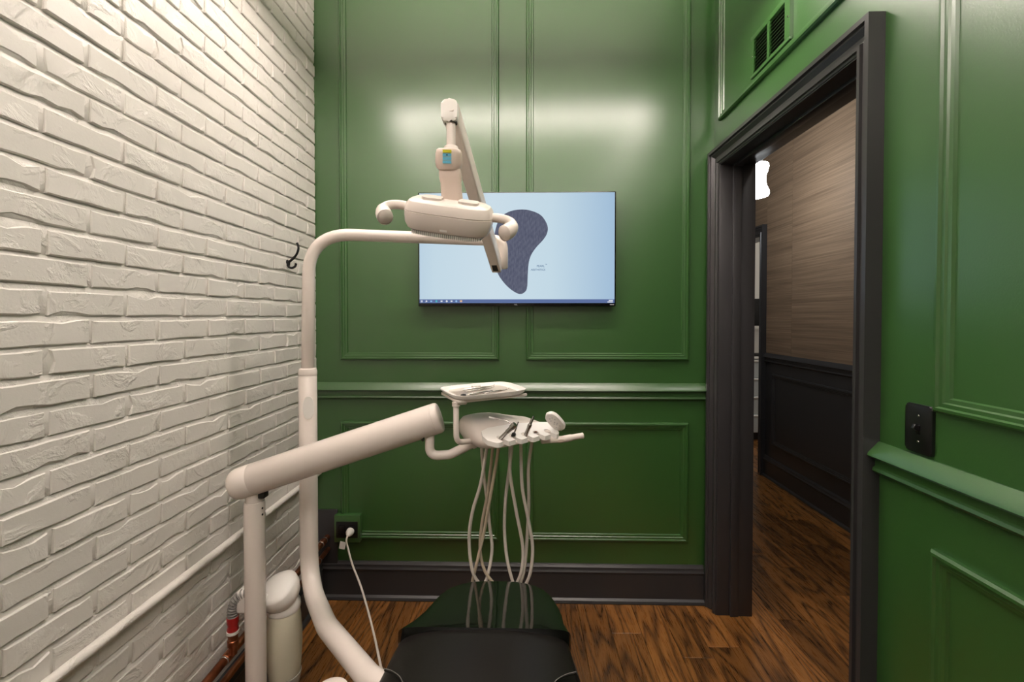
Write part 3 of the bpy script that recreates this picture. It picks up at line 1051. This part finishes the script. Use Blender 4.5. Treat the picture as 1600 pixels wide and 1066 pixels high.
# bracket that carries the two posts on the left
pth = fillet([(-.855, 1.42, .085), (-.70, 1.20, .085), (-.30, .75, .085)], .08)
obj('post_bracket', tube(pth, .040, 18), 'cream', ch)
obj('bracket_cover', lathe([(.0, .0), (.050, .0), (.052, .05), (.050, .075), (.040, .092), (.020, .100), (.0, .101)], (-.487, 1.13, .362), (0, 0, 1), 28), 'cream', ch)
obj('cover_column', lathe([(.03, .10), (.03, .364)], (-.487, 1.13, 0), seg=20), 'cream', ch)

# ------------------------------------------------------------------ dental light on its post
dl = thing('dental_light', 'cream overhead dental light on a bent post beside the brick wall', 'dental light', (-.766, 1.6, .40))
obj('lower_post', tube(fillet([(-.766, 1.6, 1.205), (-.766, 1.6, .44), (-.60, 1.365, .452), (-.40, 1.16, .462), (-.295, 1.085, .470)], [.34, .25, .1], 16), .0305, 22), 'cream', dl, 60)
obj('post_collar', lathe([(.0, 0), (.0315, 0), (.0315, .012), (.0295, .020), (.024, .024)], (-.766, 1.6, 1.196), seg=24), 'cream', dl)
up = obj('upper_post', tube(fillet([(-.766, 1.6, 1.20), (-.758, 1.6, 1.698), (-.0785, 1.75, 1.694), (-.0785, 1.75, 1.585)], [.15, .035], 12), .0215, 20), 'cream', dl, 60)
obj('post_badge', prism(superellipse(.019, .040, 30, 2.2), 0, .0025, lambda a, c, h: Vector((-.751 + a * .75, 1.5735 - h + a * .55, 1.083 + c))), 'white', dl, label='oval cover plate on the post')
# link arm: rounded box section from the elbow up to the lamp
A0, A1 = Vector((-.1000, 1.725, 1.598)), Vector((-.1905, 1.205, 1.945))
dirv = (A1 - A0).normalized()
side = dirv.cross(Vector((0, 0, 1))).normalized()
nup = side.cross(dirv).normalized()
secs = []
for q, s_ in ((-.03, .80), (-.022, .97), (0, 1), (.15, 1), (.5, 1), (.85, 1), (.97, 1), (1.005, .96), (1.02, .8)):
    P_ = A0.lerp(A1, q)
    wv_ = .019 + .001 * q
    secs.append([P_ + side * a * s_ + nup * c * s_ for a, c in superellipse(wv_, .026, 24, 7)])
arm = obj('link_arm', loft(secs), 'cream', dl, 40)
secs = []
for q in (.0, .08, .5, .92):
    P_ = A0.lerp(A1, q)
    secs.append([P_ + side * (.0185 + a) + nup * c for a, c in ((.0, -.016), (.0022, -.015), (.0022, .015), (.0, .016))])
obj('side_cover', loft(secs), 'grey_metal', arm, label='pale grey strip along the arm')
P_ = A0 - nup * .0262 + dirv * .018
obj('pivot_hole', loft([[P_ + side * a + dirv * c + nup * h for a, c in ((-.010, -.022), (.010, -.022), (.010, .012), (-.010, .012))] for h in (0, .002)]), 'dark_hole', arm, label='dark plate for the shade in the pivot opening')  # near-black plate paints the shade of the open arm end
obj('arm_cap', prism(superellipse(.0215, .030, 32, 4), -.02, .012, lambda a, c, h: Vector((-.1915 + a, 1.195 - h, 1.938 + c)), None, .006), 'white', arm)
st_ = obj('lamp_stem', lathe([(.0120, -.055), (.0120, .045)], (-.189, 1.20, 1.880), seg=20), 'cream', dl)
obj('stem_socket', lathe([(.0, 0), (.0165, 0), (.0165, .006), (.0, .006)], (-.189, 1.20, 1.9085), seg=20), 'dark_hole', st_)  # near-black disc paints the shaded gap under the arm cap
obj('stem_collar', lathe([(.0, 0), (.0185, 0), (.0195, .004), (.0195, .022), (.0180, .026), (.0, .026)], (-.189, 1.20, 1.822), seg=24), 'cream', dl)
# tilted yoke with the printed sticker
yk = Matrix.Translation((-.1925, 1.185, 1.818)) @ Matrix.Rotation(R(2), 4, 'Y') @ Matrix.Rotation(R(12), 4, 'X')
secs = []
for h, a, c in ((.018, .027, .020), (.016, .031, .024), (.006, .034, .027), (-.016, .035, .028), (-.028, .032, .026), (-.034, .027, .022)):
    secs.append([yk @ Vector((p_, q, h)) for p_, q in superellipse(a, c, 32, 2.5)])
yo = obj('yoke_cup', loft(secs), 'cream_dark', dl, 50)
for k, (z_, mt) in enumerate(((.009, 'yellow'), (.0, 'blue'), (-.0085, 'blue'), (-.017, 'blue'))):
    def stk(a, c, h):
        return yk @ Vector((a, -.0278 - h, c))
    lb = obj('sticker_band', prism([(-.011, z_ - .0035), (.011, z_ - .0035), (.011, z_ + .0035), (-.011, z_ + .0035)], -.004, .0007, stk), mt, yo)
    if k in (1, 2):
        obj('sticker_mark', prism(superellipse(.0026, .0022, 12, 2), .0007, .001, stk), 'dark_print', yo)
secs = []
for z_, hw, hd, dx, dy in ((1.800, .027, .017, -.001, .003), (1.776, .0285, .018, .000, .004), (1.762, .0290, .018, .001, .004), (1.750, .0268, .015, .002, .005), (1.735, .0270, .015, .003, .006), (1.705, .0280, .015, .005, .008), (1.68, .0280, .015, .006, .010), (1.655, .027, .014, .007, .010)):
    secs.append([Vector((-.1905 + dx + a, 1.19 + dy + c, z_)) for a, c in superellipse(hw, hd, 28, 4)])
obj('neck', loft(secs), 'cream_dark', dl, 50)
# lamp head
hd_m = Matrix.Translation((-.1925, 1.195, 1.664)) @ Matrix.Rotation(R(8), 4, 'Y') @ Matrix.Rotation(R(24), 4, 'X')


def head_secs(tab, e=3.6, n=44):
    return [[hd_m @ Vector((p_, q, h)) for p_, q in superellipse(a, c, n, e)] for h, a, c in tab]


hd = obj('lamp_head', loft(head_secs(((-.036, .098, .050), (-.032, .106, .056), (-.020, .112, .061), (.0, .1145, .063), (.0105, .1145, .063), (.0115, .1130, .0615), (.0130, .1130, .0615), (.0140, .1145, .063), (.026, .1115, .060), (.036, .104, .054), (.041, .092, .044), (.043, .06, .025)))), 'cream', dl, 30)
obj('lens', loft(head_secs(((-.048, .080, .036), (-.046, .092, .046), (-.036, .100, .0515)))), 'lens', hd, 30)
for k in range(34):
    x_ = -.088 + k * .0053
    q = .0505 * (1 - abs(x_ / .100) ** 3.6) ** (1 / 3.6)
    o = obj('lens_rib', loft([[hd_m @ Vector((x_ + a, -q - .0005 + c, h)) for a, c in ((-.0012, -.0012), (.0012, -.0012), (.0012, .003), (-.0012, .003))] for h in (-.046, -.036)]), 'white', hd)
for s_ in (-1, 1):
    obj('neck_saddle', loft([[hd_m @ Vector((.002 + s_ * (.047 + a), c - .01, h)) for a, c in superellipse(.026, .022, 20, 4)] for h in (.038, .048)]), 'cream', hd)
obj('maker_mark', loft([[hd_m @ Vector((x_, q, h)) for x_, q in ((-.012, -.0605), (.006, -.0605), (.006, -.058), (-.012, -.058))] for h in (-.027, -.022)]), 'white', hd)
for s_ in (-1, 1):
    hp_ = [hd_m @ Vector(p_) for p_ in ((s_ * .100, .0, .012), (s_ * .135, -.002, .014), (s_ * .160, -.008, .010), (s_ * .168, -.024, .003), (s_ * .160, -.045, -.006), (s_ * .150, -.062, -.010))]
    pp = smooth_path(hp_, 6)
    n_ = len(pp)
    obj('handle', tube(pp, [.0120 + .0085 * sm01((i / n_ - .45) / .3) for i in range(n_)], 18), 'cream', dl, 60)

# ------------------------------------------------------------------ delivery unit
du = thing('delivery_unit', 'cream dental delivery unit on a thick arm over the foot end', 'delivery unit', (-.855, 1.42, .085))
obj('post', lathe([(.0305, .10), (.0305, .806), (.0295, .814)], (-.855, 1.42, 0), seg=26), 'cream', du)
obj('post_neck', lathe([(.0255, .80), (.0255, .85)], (-.855, 1.42, 0), seg=24), 'cream', du)
for z_ in (.795, .775):
    obj('set_screw', lathe([(.0, 0), (.0035, 0), (.0035, .001), (.0, .001)], (-.8255, 1.413, z_), (1, -.2, 0), 10), 'dark_hole', du)
a0, a1 = Vector((-.918, 1.412, .866)), Vector((-.268, 1.468, 1.076))
axv = (a1 - a0).normalized()
Ltot = (a1 - a0).length
pr = []
for k in range(8):
    an = k / 7 * math.pi / 2
    pr.append((.0500 * (1 - .30 * (1 - math.sin(an))) if k else .026, .030 * (1 - math.cos(an))))
pr += [(.0500, .064), (.0493, .065), (.0493, .066), (.0500, .067), (.0500, Ltot - .024), (.0494, Ltot - .0235), (.0494, Ltot - .0225), (.0500, Ltot - .022), (.0500, Ltot - .010), (.0480, Ltot - .003), (.044, Ltot), (.0, Ltot)]
obj('flex_arm', lathe(pr, a0, axv, 36), 'cream', du, 40)
obj('arm_slot', B(-.836, -.815, 1.405, 1.432, .828, .846, .002), 'dark_hole', du)
obj('link_tube', tube(fillet([(-.300, 1.462, 1.058), (-.302, 1.455, .952), (-.235, 1.455, .957), (-.150, 1.465, .998), (-.10, 1.470, 1.01)], [.052, .05, .05], 10), .0150, 18), 'cream', du, 60)
obj('tube_ring', lathe([(.0, 0), (.0185, 0), (.0185, .012), (.0, .012)], (-.166, 1.463, .990), (.9, .1, .42), 20), 'cream', du)
obj('pivot_hole', lathe([(.0, 0), (.008, 0), (.008, .002), (.0, .002)], (-.318, 1.438, 1.012), (-.7, -.7, .2), 12), 'dark_hole', du)
# head of the unit
YAW = R(30)
Ou, uu, vv_ = Vector((.013, 1.354, 0)), Vector((math.cos(YAW), math.sin(YAW), 0)), Vector((-math.sin(YAW), math.cos(YAW), 0))


def dh(u, v, z):
    return Ou + uu * u + vv_ * v + Vector((0, 0, z))


def sm(a, c, x_):
    s_ = min(1, max(0, (x_ - a) / (c - a)))
    return s_ * s_ * (3 - 2 * s_)


def top_z(u, v):
    return 1.036 + .020 * sm(.0, .085, v) + .022 * sm(.05, .16, v) * (1 - sm(-.03, .10, u)) - .006 * sm(.20, .28, v)


def bot_z(u, v):
    return 1.018 - .012 * sm(.02, .12, v) - .008 * (1 - sm(-.10, .02, u))


foot = superellipse(.130, .132, 56, 3.6)
uc, vc = -.006, .140
rings = []
for lev, s_ in ((0, .80), (.12, .92), (.35, .99), (.62, 1.0), (.82, .975), (.95, .91), (1.0, .80), (1.0, .62), (1.0, .42), (1.0, .22), (1.0, .07)):
    ring = []
    for a, c in foot:
        u, v = uc + a * s_, vc + c * s_
        ring.append(dh(u, v, bot_z(u, v) + (top_z(u, v) - bot_z(u, v)) * lev))
    rings.append(ring)
obj('unit_head', loft(rings), 'cream', du, 60)
# white holder plate with notched fingers
hu = [-.078 + .0415 * k for k in range(5)]
HV, HR, NW = .026, .0105, .0058
out = [(.125, .075), (.128, .030), (.120, .008)]
for k in reversed(range(5)):
    cu_ = hu[k]
    out += [(cu_ + .0215, -.004), (cu_ + .014, -.006), (cu_ + NW + .0045, .002)]
    for j in range(11):
        an = R(-58) + R(296) * j / 10
        out.append((cu_ + HR * math.cos(an), HV + HR * math.sin(an)))
    out += [(cu_ - .002, .002)]
out += [(-.0925, -.006), (-.103, -.004), (-.121, .020), (-.126, .045), (-.118, .070), (-.09, .082), (.0, .090), (.09, .088)]


def plate(a, c, h):
    return dh(a, c, top_z(a, c) + .0015 + h)


bm = bmesh.new()
lo = [bm.verts.new(plate(a, c, -.012 if c < .05 else -.003)) for a, c in out]
hi = [bm.verts.new(plate(a, c, .0025 if .0 < c < .07 else .0015)) for a, c in out]
ring_faces(bm, lo, hi)
f1, f2 = bm.faces.new(lo), bm.faces.new(hi)
bmesh.ops.triangulate(bm, faces=[f1, f2])
obj('holder_plate', bm, 'white', du, 50)
for k in range(5):
    obj('holder_socket', lathe([(.0, 0), (.0098, 0), (.0104, .010), (.0112, .0125)], dh(hu[k], HV, top_z(hu[k], HV) - .0092), seg=18), 'cream', du)
# touch pad
pdm = Matrix.Translation(Vector((.1000, 1.415, 1.0715))) @ Matrix.Rotation(R(-20), 4, 'Z') @ Matrix.Rotation(R(35), 4, 'X') @ Matrix.Rotation(R(-26), 4, 'Y')


def padf(a, c, h):
    return pdm @ Vector((a, -h, c))


tp = obj('touch_pad', prism(superellipse(.0225, .0385, 36, 2.7), -.012, .0, padf, None, .004), 'white', du, 50)
for a, c in ((-.006, .020), (.004, .021), (-.008, .011), (.008, .012), (0, .002), (-.006, -.004), (.006, -.004), (0, -.010), (-.007, -.018), (.007, -.017)):
    obj('pad_mark', prism(superellipse(.0026, .0020, 10, 2), 0.0, .0004, lambda p_, q, h: padf(a + p_, c + q, h)), 'pad_print', tp)
gh = obj('grip_handle', tube(smooth_path([(.055, 1.415, 1.016), (.095, 1.415, 1.019), (.120, 1.415, 1.0195), (.155, 1.416, 1.026), (.190, 1.42, 1.031)], 6), [.011] * 12 + [.0105] * 6 + [.009] * 6 + [.0098], 16), 'cream', du, 60)
obj('handle_badge', prism(superellipse(.011, .0040, 24, 2), 0, .0012, lambda a, c, h: Vector((.118 + a, 1.4048 - h, 1.0185 + c + a * .12))), 'cream_dark', gh)
# tray support
obj('tray_tube', tube(fillet([(-.1968, 1.335, 1.152), (-.1968, 1.335, 1.030), (-.165, 1.385, 1.020), (-.125, 1.44, 1.018)], [.030, .05], 10), .0085, 14), 'cream', du, 60)
tm = Matrix.Translation((-.128, 1.442, 1.163)) @ Matrix.Rotation(R(26), 4, 'Z') @ Matrix.Rotation(R(-1.5), 4, 'Y')


def tb(*a, **k):
    k['mat4'] = tm
    return B(*a, **k)


obj('tray_bracket', tb(-.112, -.078, -.078, -.040, -.019, -.005, .004), 'cream', du)
for y_ in (-.080, .080):
    obj('tray_rail', tb(-.104, .116, y_ - .006, y_ + .006, -.012, -.003, .003), 'cream', du)
obj('tray_rail', tb(-.112, -.100, -.086, .086, -.012, -.003, .003), 'cream', du)
obj('bracket_neck', lathe([(.0, 0), (.012, 0), (.012, .012), (.0, .012)], (-.1968, 1.335, 1.138), seg=16), 'cream', du)
obj('tray_support_arm', tube([(-.1968, 1.335, 1.150), tm @ Vector((-.09, -.06, -.012))], .008, 10), 'cream', du)

# hoses: four loops hanging from the unit to just behind the foot end
LOOPS = [  # traced from image pixels; lower points pushed back by scaling about the camera
    [(-0.118, 1.486, 1.01), (-0.13, 1.436, 0.992), (-0.1272, 1.4802, 0.883), (-0.1194, 1.5136, 0.7826), (-0.1129, 1.5373, 0.6893), (-0.1051, 1.541, 0.6116), (-0.1136, 1.531, 0.547), (-0.1283, 1.523, 0.5003), (-0.1441, 1.517, 0.5001), (-0.1684, 1.507, 0.5504), (-0.1786, 1.4982, 0.6519), (-0.1655, 1.4699, 0.7597), (-0.1336, 1.4331, 0.8717), (-0.113, 1.406, 0.988), (-0.11, 1.406, 1.01)],
    [(-0.096, 1.446, 1.01), (-0.096, 1.446, 0.984), (-0.1142, 1.4747, 0.8299), (-0.1366, 1.5078, 0.7097), (-0.1441, 1.5209, 0.6164), (-0.1294, 1.521, 0.5454), (-0.0968, 1.523, 0.4976), (-0.0893, 1.551, 0.4779), (-0.1313, 1.561, 0.4509), (-0.1704, 1.521, 0.4879), (-0.1506, 1.502, 0.5911), (-0.1288, 1.4875, 0.6871), (-0.1065, 1.4498, 0.8123), (-0.077, 1.406, 0.982), (-0.075, 1.406, 1.01)],
    [(-0.042, 1.466, 1.01), (-0.041, 1.456, 0.983), (-0.0432, 1.4627, 0.9168), (-0.0564, 1.4921, 0.8046), (-0.0618, 1.5241, 0.6798), (-0.0526, 1.526, 0.5783), (-0.0326, 1.521, 0.503), (-0.0252, 1.519, 0.492), (-0.0221, 1.517, 0.5001), (-0.0042, 1.507, 0.5532), (0.0, 1.4998, 0.6375), (-0.0207, 1.4683, 0.7656), (-0.0402, 1.4245, 0.9081), (-0.036, 1.406, 0.983), (-0.034, 1.406, 1.01)],
    [(-0.006, 1.436, 1.01), (-0.006, 1.436, 0.987), (-0.002, 1.4523, 0.856), (0.0166, 1.4791, 0.7445), (0.0326, 1.4997, 0.6386), (0.0253, 1.507, 0.5477), (0.0042, 1.516, 0.4919), (-0.0126, 1.523, 0.477), (-0.0105, 1.527, 0.4922), (0.0042, 1.531, 0.5402), (0.0126, 1.5359, 0.6189), (0.0196, 1.5053, 0.7767), (0.0181, 1.4642, 0.9092), (0.027, 1.446, 0.991), (0.028, 1.446, 1.01)],
]
for k, lpth in enumerate(LOOPS):
    obj('hose', tube(smooth_path(lpth, 6), .0055 if k != 1 else .0052, 12), 'hose_tan' if k == 1 else 'hose', du, 60)

# instruments standing in the holders
sy = thing('water_syringe', 'air water syringe with a bent white-tipped nozzle in the leftmost holder', 'dental instrument', dh(hu[0], HV, 1.04))
p0 = dh(hu[0] - .003, HV - .006, 1.042)
p1 = Vector((-.0335, 1.318, 1.078))
axs = (p1 - p0).normalized()
obj('body', lathe([(.0, 0), (.0060, 0), (.0060, .030), (.0068, .032), (.0068, (p1 - p0).length)], p0, axs, 16), 'steel', sy)
obj('button_head', lathe([(.0, 0), (.0085, 0), (.0090, .004), (.0090, .013), (.0075, .017), (.0, .018)], p1, axs, 18), 'steel', sy)
q0 = p1 + axs * .008
obj('nozzle', tube(smooth_path([q0, q0 + Vector((-.014, .006, .012)), Vector((-.084, 1.34, 1.101))], 6), .0021, 10), 'steel', sy)
obj('nozzle_tip', tube([Vector((-.084, 1.34, 1.101)), Vector((-.1005, 1.345, 1.1035))], .0024, 10), 'white', sy)
h1 = thing('handpiece', 'short black-collared handpiece connector in the second holder', 'dental instrument', dh(hu[1], HV, 1.04))
p0 = dh(hu[1], HV - .002, 1.040)
ax1 = Vector((.012, -.004, .034)).normalized()
obj('collar', lathe([(.0, 0), (.0062, 0), (.0068, .006), (.0062, .013), (.004, .016), (.0, .016)], p0, ax1, 16), 'black', h1)
obj('shaft', lathe([(.0026, 0), (.0026, .018), (.0016, .030), (.0014, .040), (.0, .040)], p0 + ax1 * .012, ax1, 12), 'steel', h1)
h2 = thing('handpiece', 'long steel handpiece standing in the middle holder', 'dental instrument', dh(hu[2], HV, 1.04))
p0 = dh(hu[2] - .001, HV - .006, 1.038)
ax2 = Vector((.024, -.008, .060)).normalized()
obj('sleeve', lathe([(.0, 0), (.0058, 0), (.0062, .010), (.0056, .030), (.0064, .033), (.0064, .042), (.0046, .044)], p0, ax2, 16), 'steel', h2)
obj('spindle', lathe([(.0044, 0), (.0044, .018), (.0030, .020), (.0030, .028), (.0, .0285)], p0 + ax2 * .042, ax2, 14), 'steel', h2)
h3 = thing('hose_connector', 'brass-pinned hose connector sunk in the fourth holder', 'dental instrument', dh(hu[3], HV, 1.035))
p0 = dh(hu[3], HV, 1.0395)
obj('connector_body', lathe([(.0, 0), (.0075, 0), (.0075, .004), (.006, .006), (.0, .006)], p0, (0, 0, 1), 16), 'black', h3)
for k in range(4):
    obj('pin', lathe([(.0, 0), (.0014, 0), (.0014, .003), (.0, .003)], p0 + Vector((.003 * math.cos(k * math.pi / 2 + .4), .003 * math.sin(k * math.pi / 2 + .4), .006)), (0, 0, 1), 8), 'copper', h3)

# instrument tray and what lies on it
tr = thing('instrument_tray', 'pale instrument tray on the bracket above the delivery unit', 'tray', tm @ Vector((0, 0, 0)))


def tray_pt(a, c, h):
    return tm @ Vector((a, c, h))


rings = []
for h, s_ in ((-.003, .0), (-.003, .90), (.001, .95), (.010, 1.0), (.0115, 1.0), (.0115, .975), (.004, .93), (.002, .90), (.002, .0)):
    rings.append([tray_pt(a * max(s_, .02), c * max(s_, .02), h) for a, c in superellipse(.121, .107, 48, 5)])
obj('tray_body', loft(rings), 'white', tr, 50)
obj('paper_liner', loft([[tray_pt(a, c, h) for a, c in superellipse(.096, .091, 40, 5)] for h in (.0021, .0028)]), 'tray_foil', tr)


def rod(name, label, mat, a, c, r_, tipmat=None, grp='dental instruments on the tray'):
    p_, q = tray_pt(*a), tray_pt(*c)
    o_ = thing(name, label, 'dental instrument', p_, grp)
    L_ = (q - p_).length
    d__ = (q - p_).normalized()
    obj('shank', lathe([(.0, 0), (r_ * .5, .001), (r_ * .6, L_ * .15), (r_, L_ * .2), (r_, L_ * .8), (r_ * .6, L_ * .86), (r_ * .45, L_)], p_, d__, 10), mat, o_)
    if tipmat:
        obj('end_cap', lathe([(.0, 0), (r_ * 1.5, .0), (r_ * 1.7, .006), (r_ * 1.1, .014), (.0, .015)], p_ - d__ * .010, d__, 12), tipmat, o_)
    else:
        obj('tip', tube(smooth_path([q, q + d__ * .008 + Vector((0, 0, .002)), q + d__ * .012 + Vector((.004, 0, .006))], 4), r_ * .4, 8), mat, o_)
    return o_


rod('explorer_probe', 'thin steel probe lying along the far side of the tray', 'steel', (-.055, .035, .0062), (.045, .045, .0062), .0030)
rod('dental_scaler', 'steel scaler lying across the middle of the tray', 'steel', (-.06, .0, .0062), (.030, .012, .0062), .0032)
rod('dental_mirror', 'steel-handled mirror with black end at the near corner of the tray', 'steel', (-.085, -.070, .0075), (.02, -.035, .0065), .0034, 'black')
rod('tweezers', 'slim steel tweezers near the front edge of the tray', 'steel', (-.02, -.060, .0060), (.060, -.040, .0060), .0028)
cr_ = thing('cotton_roll', 'white cotton roll lying on the tray beside the steel probe', 'cotton roll', tray_pt(.0, .066, .003))
obj('roll', tube([tray_pt(-.012, .068, .0078), tray_pt(.020, .070, .0078)], .005, 12), 'white', cr_)
cs = thing('plastic_sachet', 'crumpled clear sachet at the left corner of the tray', 'sachet', tray_pt(-.07, -.02, .003))
bm = bmesh.new()
gr = [[None] * 9 for _ in range(9)]
for i in range(9):
    for j in range(9):
        a, c = -.090 + .045 * i / 8, -.055 + .085 * j / 8
        e_ = min(i, j, 8 - i, 8 - j) / 4
        gr[i][j] = bm.verts.new(tray_pt(a, c, .0036 + .007 * min(1, e_ * 1.4) * (.5 + .9 * abs(noise.noise(Vector((i * .9, j * .8, 2)))))))
for i in range(8):
    for j in range(8):
        bm.faces.new((gr[i][j], gr[i + 1][j], gr[i + 1][j + 1], gr[i][j + 1]))
bmesh.ops.solidify(bm, geom=bm.faces, thickness=.0006)
obj('film', bm, 'tray_foil', cs, 80)

# ------------------------------------------------------------------ room beyond the hall
cb = thing('drawer_cabinet', 'white drawer cabinet in the room beyond the hall doorway', 'cabinet', (2.80, 5.45, 0))
obj('body', B(2.32, 3.30, 5.22, 5.80, .09, .93), 'cabinet', cb)
obj('toe_kick', B(2.34, 3.28, 5.27, 5.78, 0, .09), 'black', cb)
obj('countertop', B(2.30, 3.32, 5.18, 5.82, .93, .955, .004), 'offwhite', cb)
for x0, x1 in ((2.325, 2.80), (2.81, 3.295)):
    for k in range(4):
        z0, z1 = .098 + k * .207, .098 + k * .207 + .200
        dw = obj('drawer', B(x0, x1, 5.198, 5.219, z0, z1, .004), 'cabinet', cb)
        obj('pull', B(x0 + .01, x1 - .01, 5.176, 5.1985, z1 - .022, z1 - .004, .004), 'offwhite', dw)
mo = thing('monitor', 'black computer monitor on the cabinet beyond the hall', 'monitor', (2.62, 5.45, .955))
obj('panel', B(2.36, 2.92, 5.42, 5.45, 1.30, 1.62, .005), 'bezel', mo)
obj('stand', B(2.56, 2.62, 5.45, 5.47, .97, 1.35, .004), 'black', mo)
obj('stand_foot', B(2.48, 2.74, 5.36, 5.56, .9551, .972, .004), 'black', mo)
kb = thing('keyboard', 'dark keyboard on the cabinet in front of the monitor', 'keyboard', (2.64, 5.28, .955))
obj('keyboard_body', B(2.42, 2.86, 5.21, 5.34, .9551, .985, .005), 'black', kb)
for r_ in range(4):
    obj('key_row', B(2.43, 2.85, 5.22 + r_ * .028, 5.243 + r_ * .028, .985, .990, .001), 'bezel', kb)
pb = thing('paper_box', 'white paper box standing beside the monitor beyond the hall', 'box', (2.77, 5.67, .955))
obj('carton', B(2.65, 2.89, 5.60, 5.74, .955, 1.26, .003), 'offwhite', pb)
obj('lid', B(2.647, 2.893, 5.597, 5.743, 1.23, 1.268, .002), 'offwhite', pb)
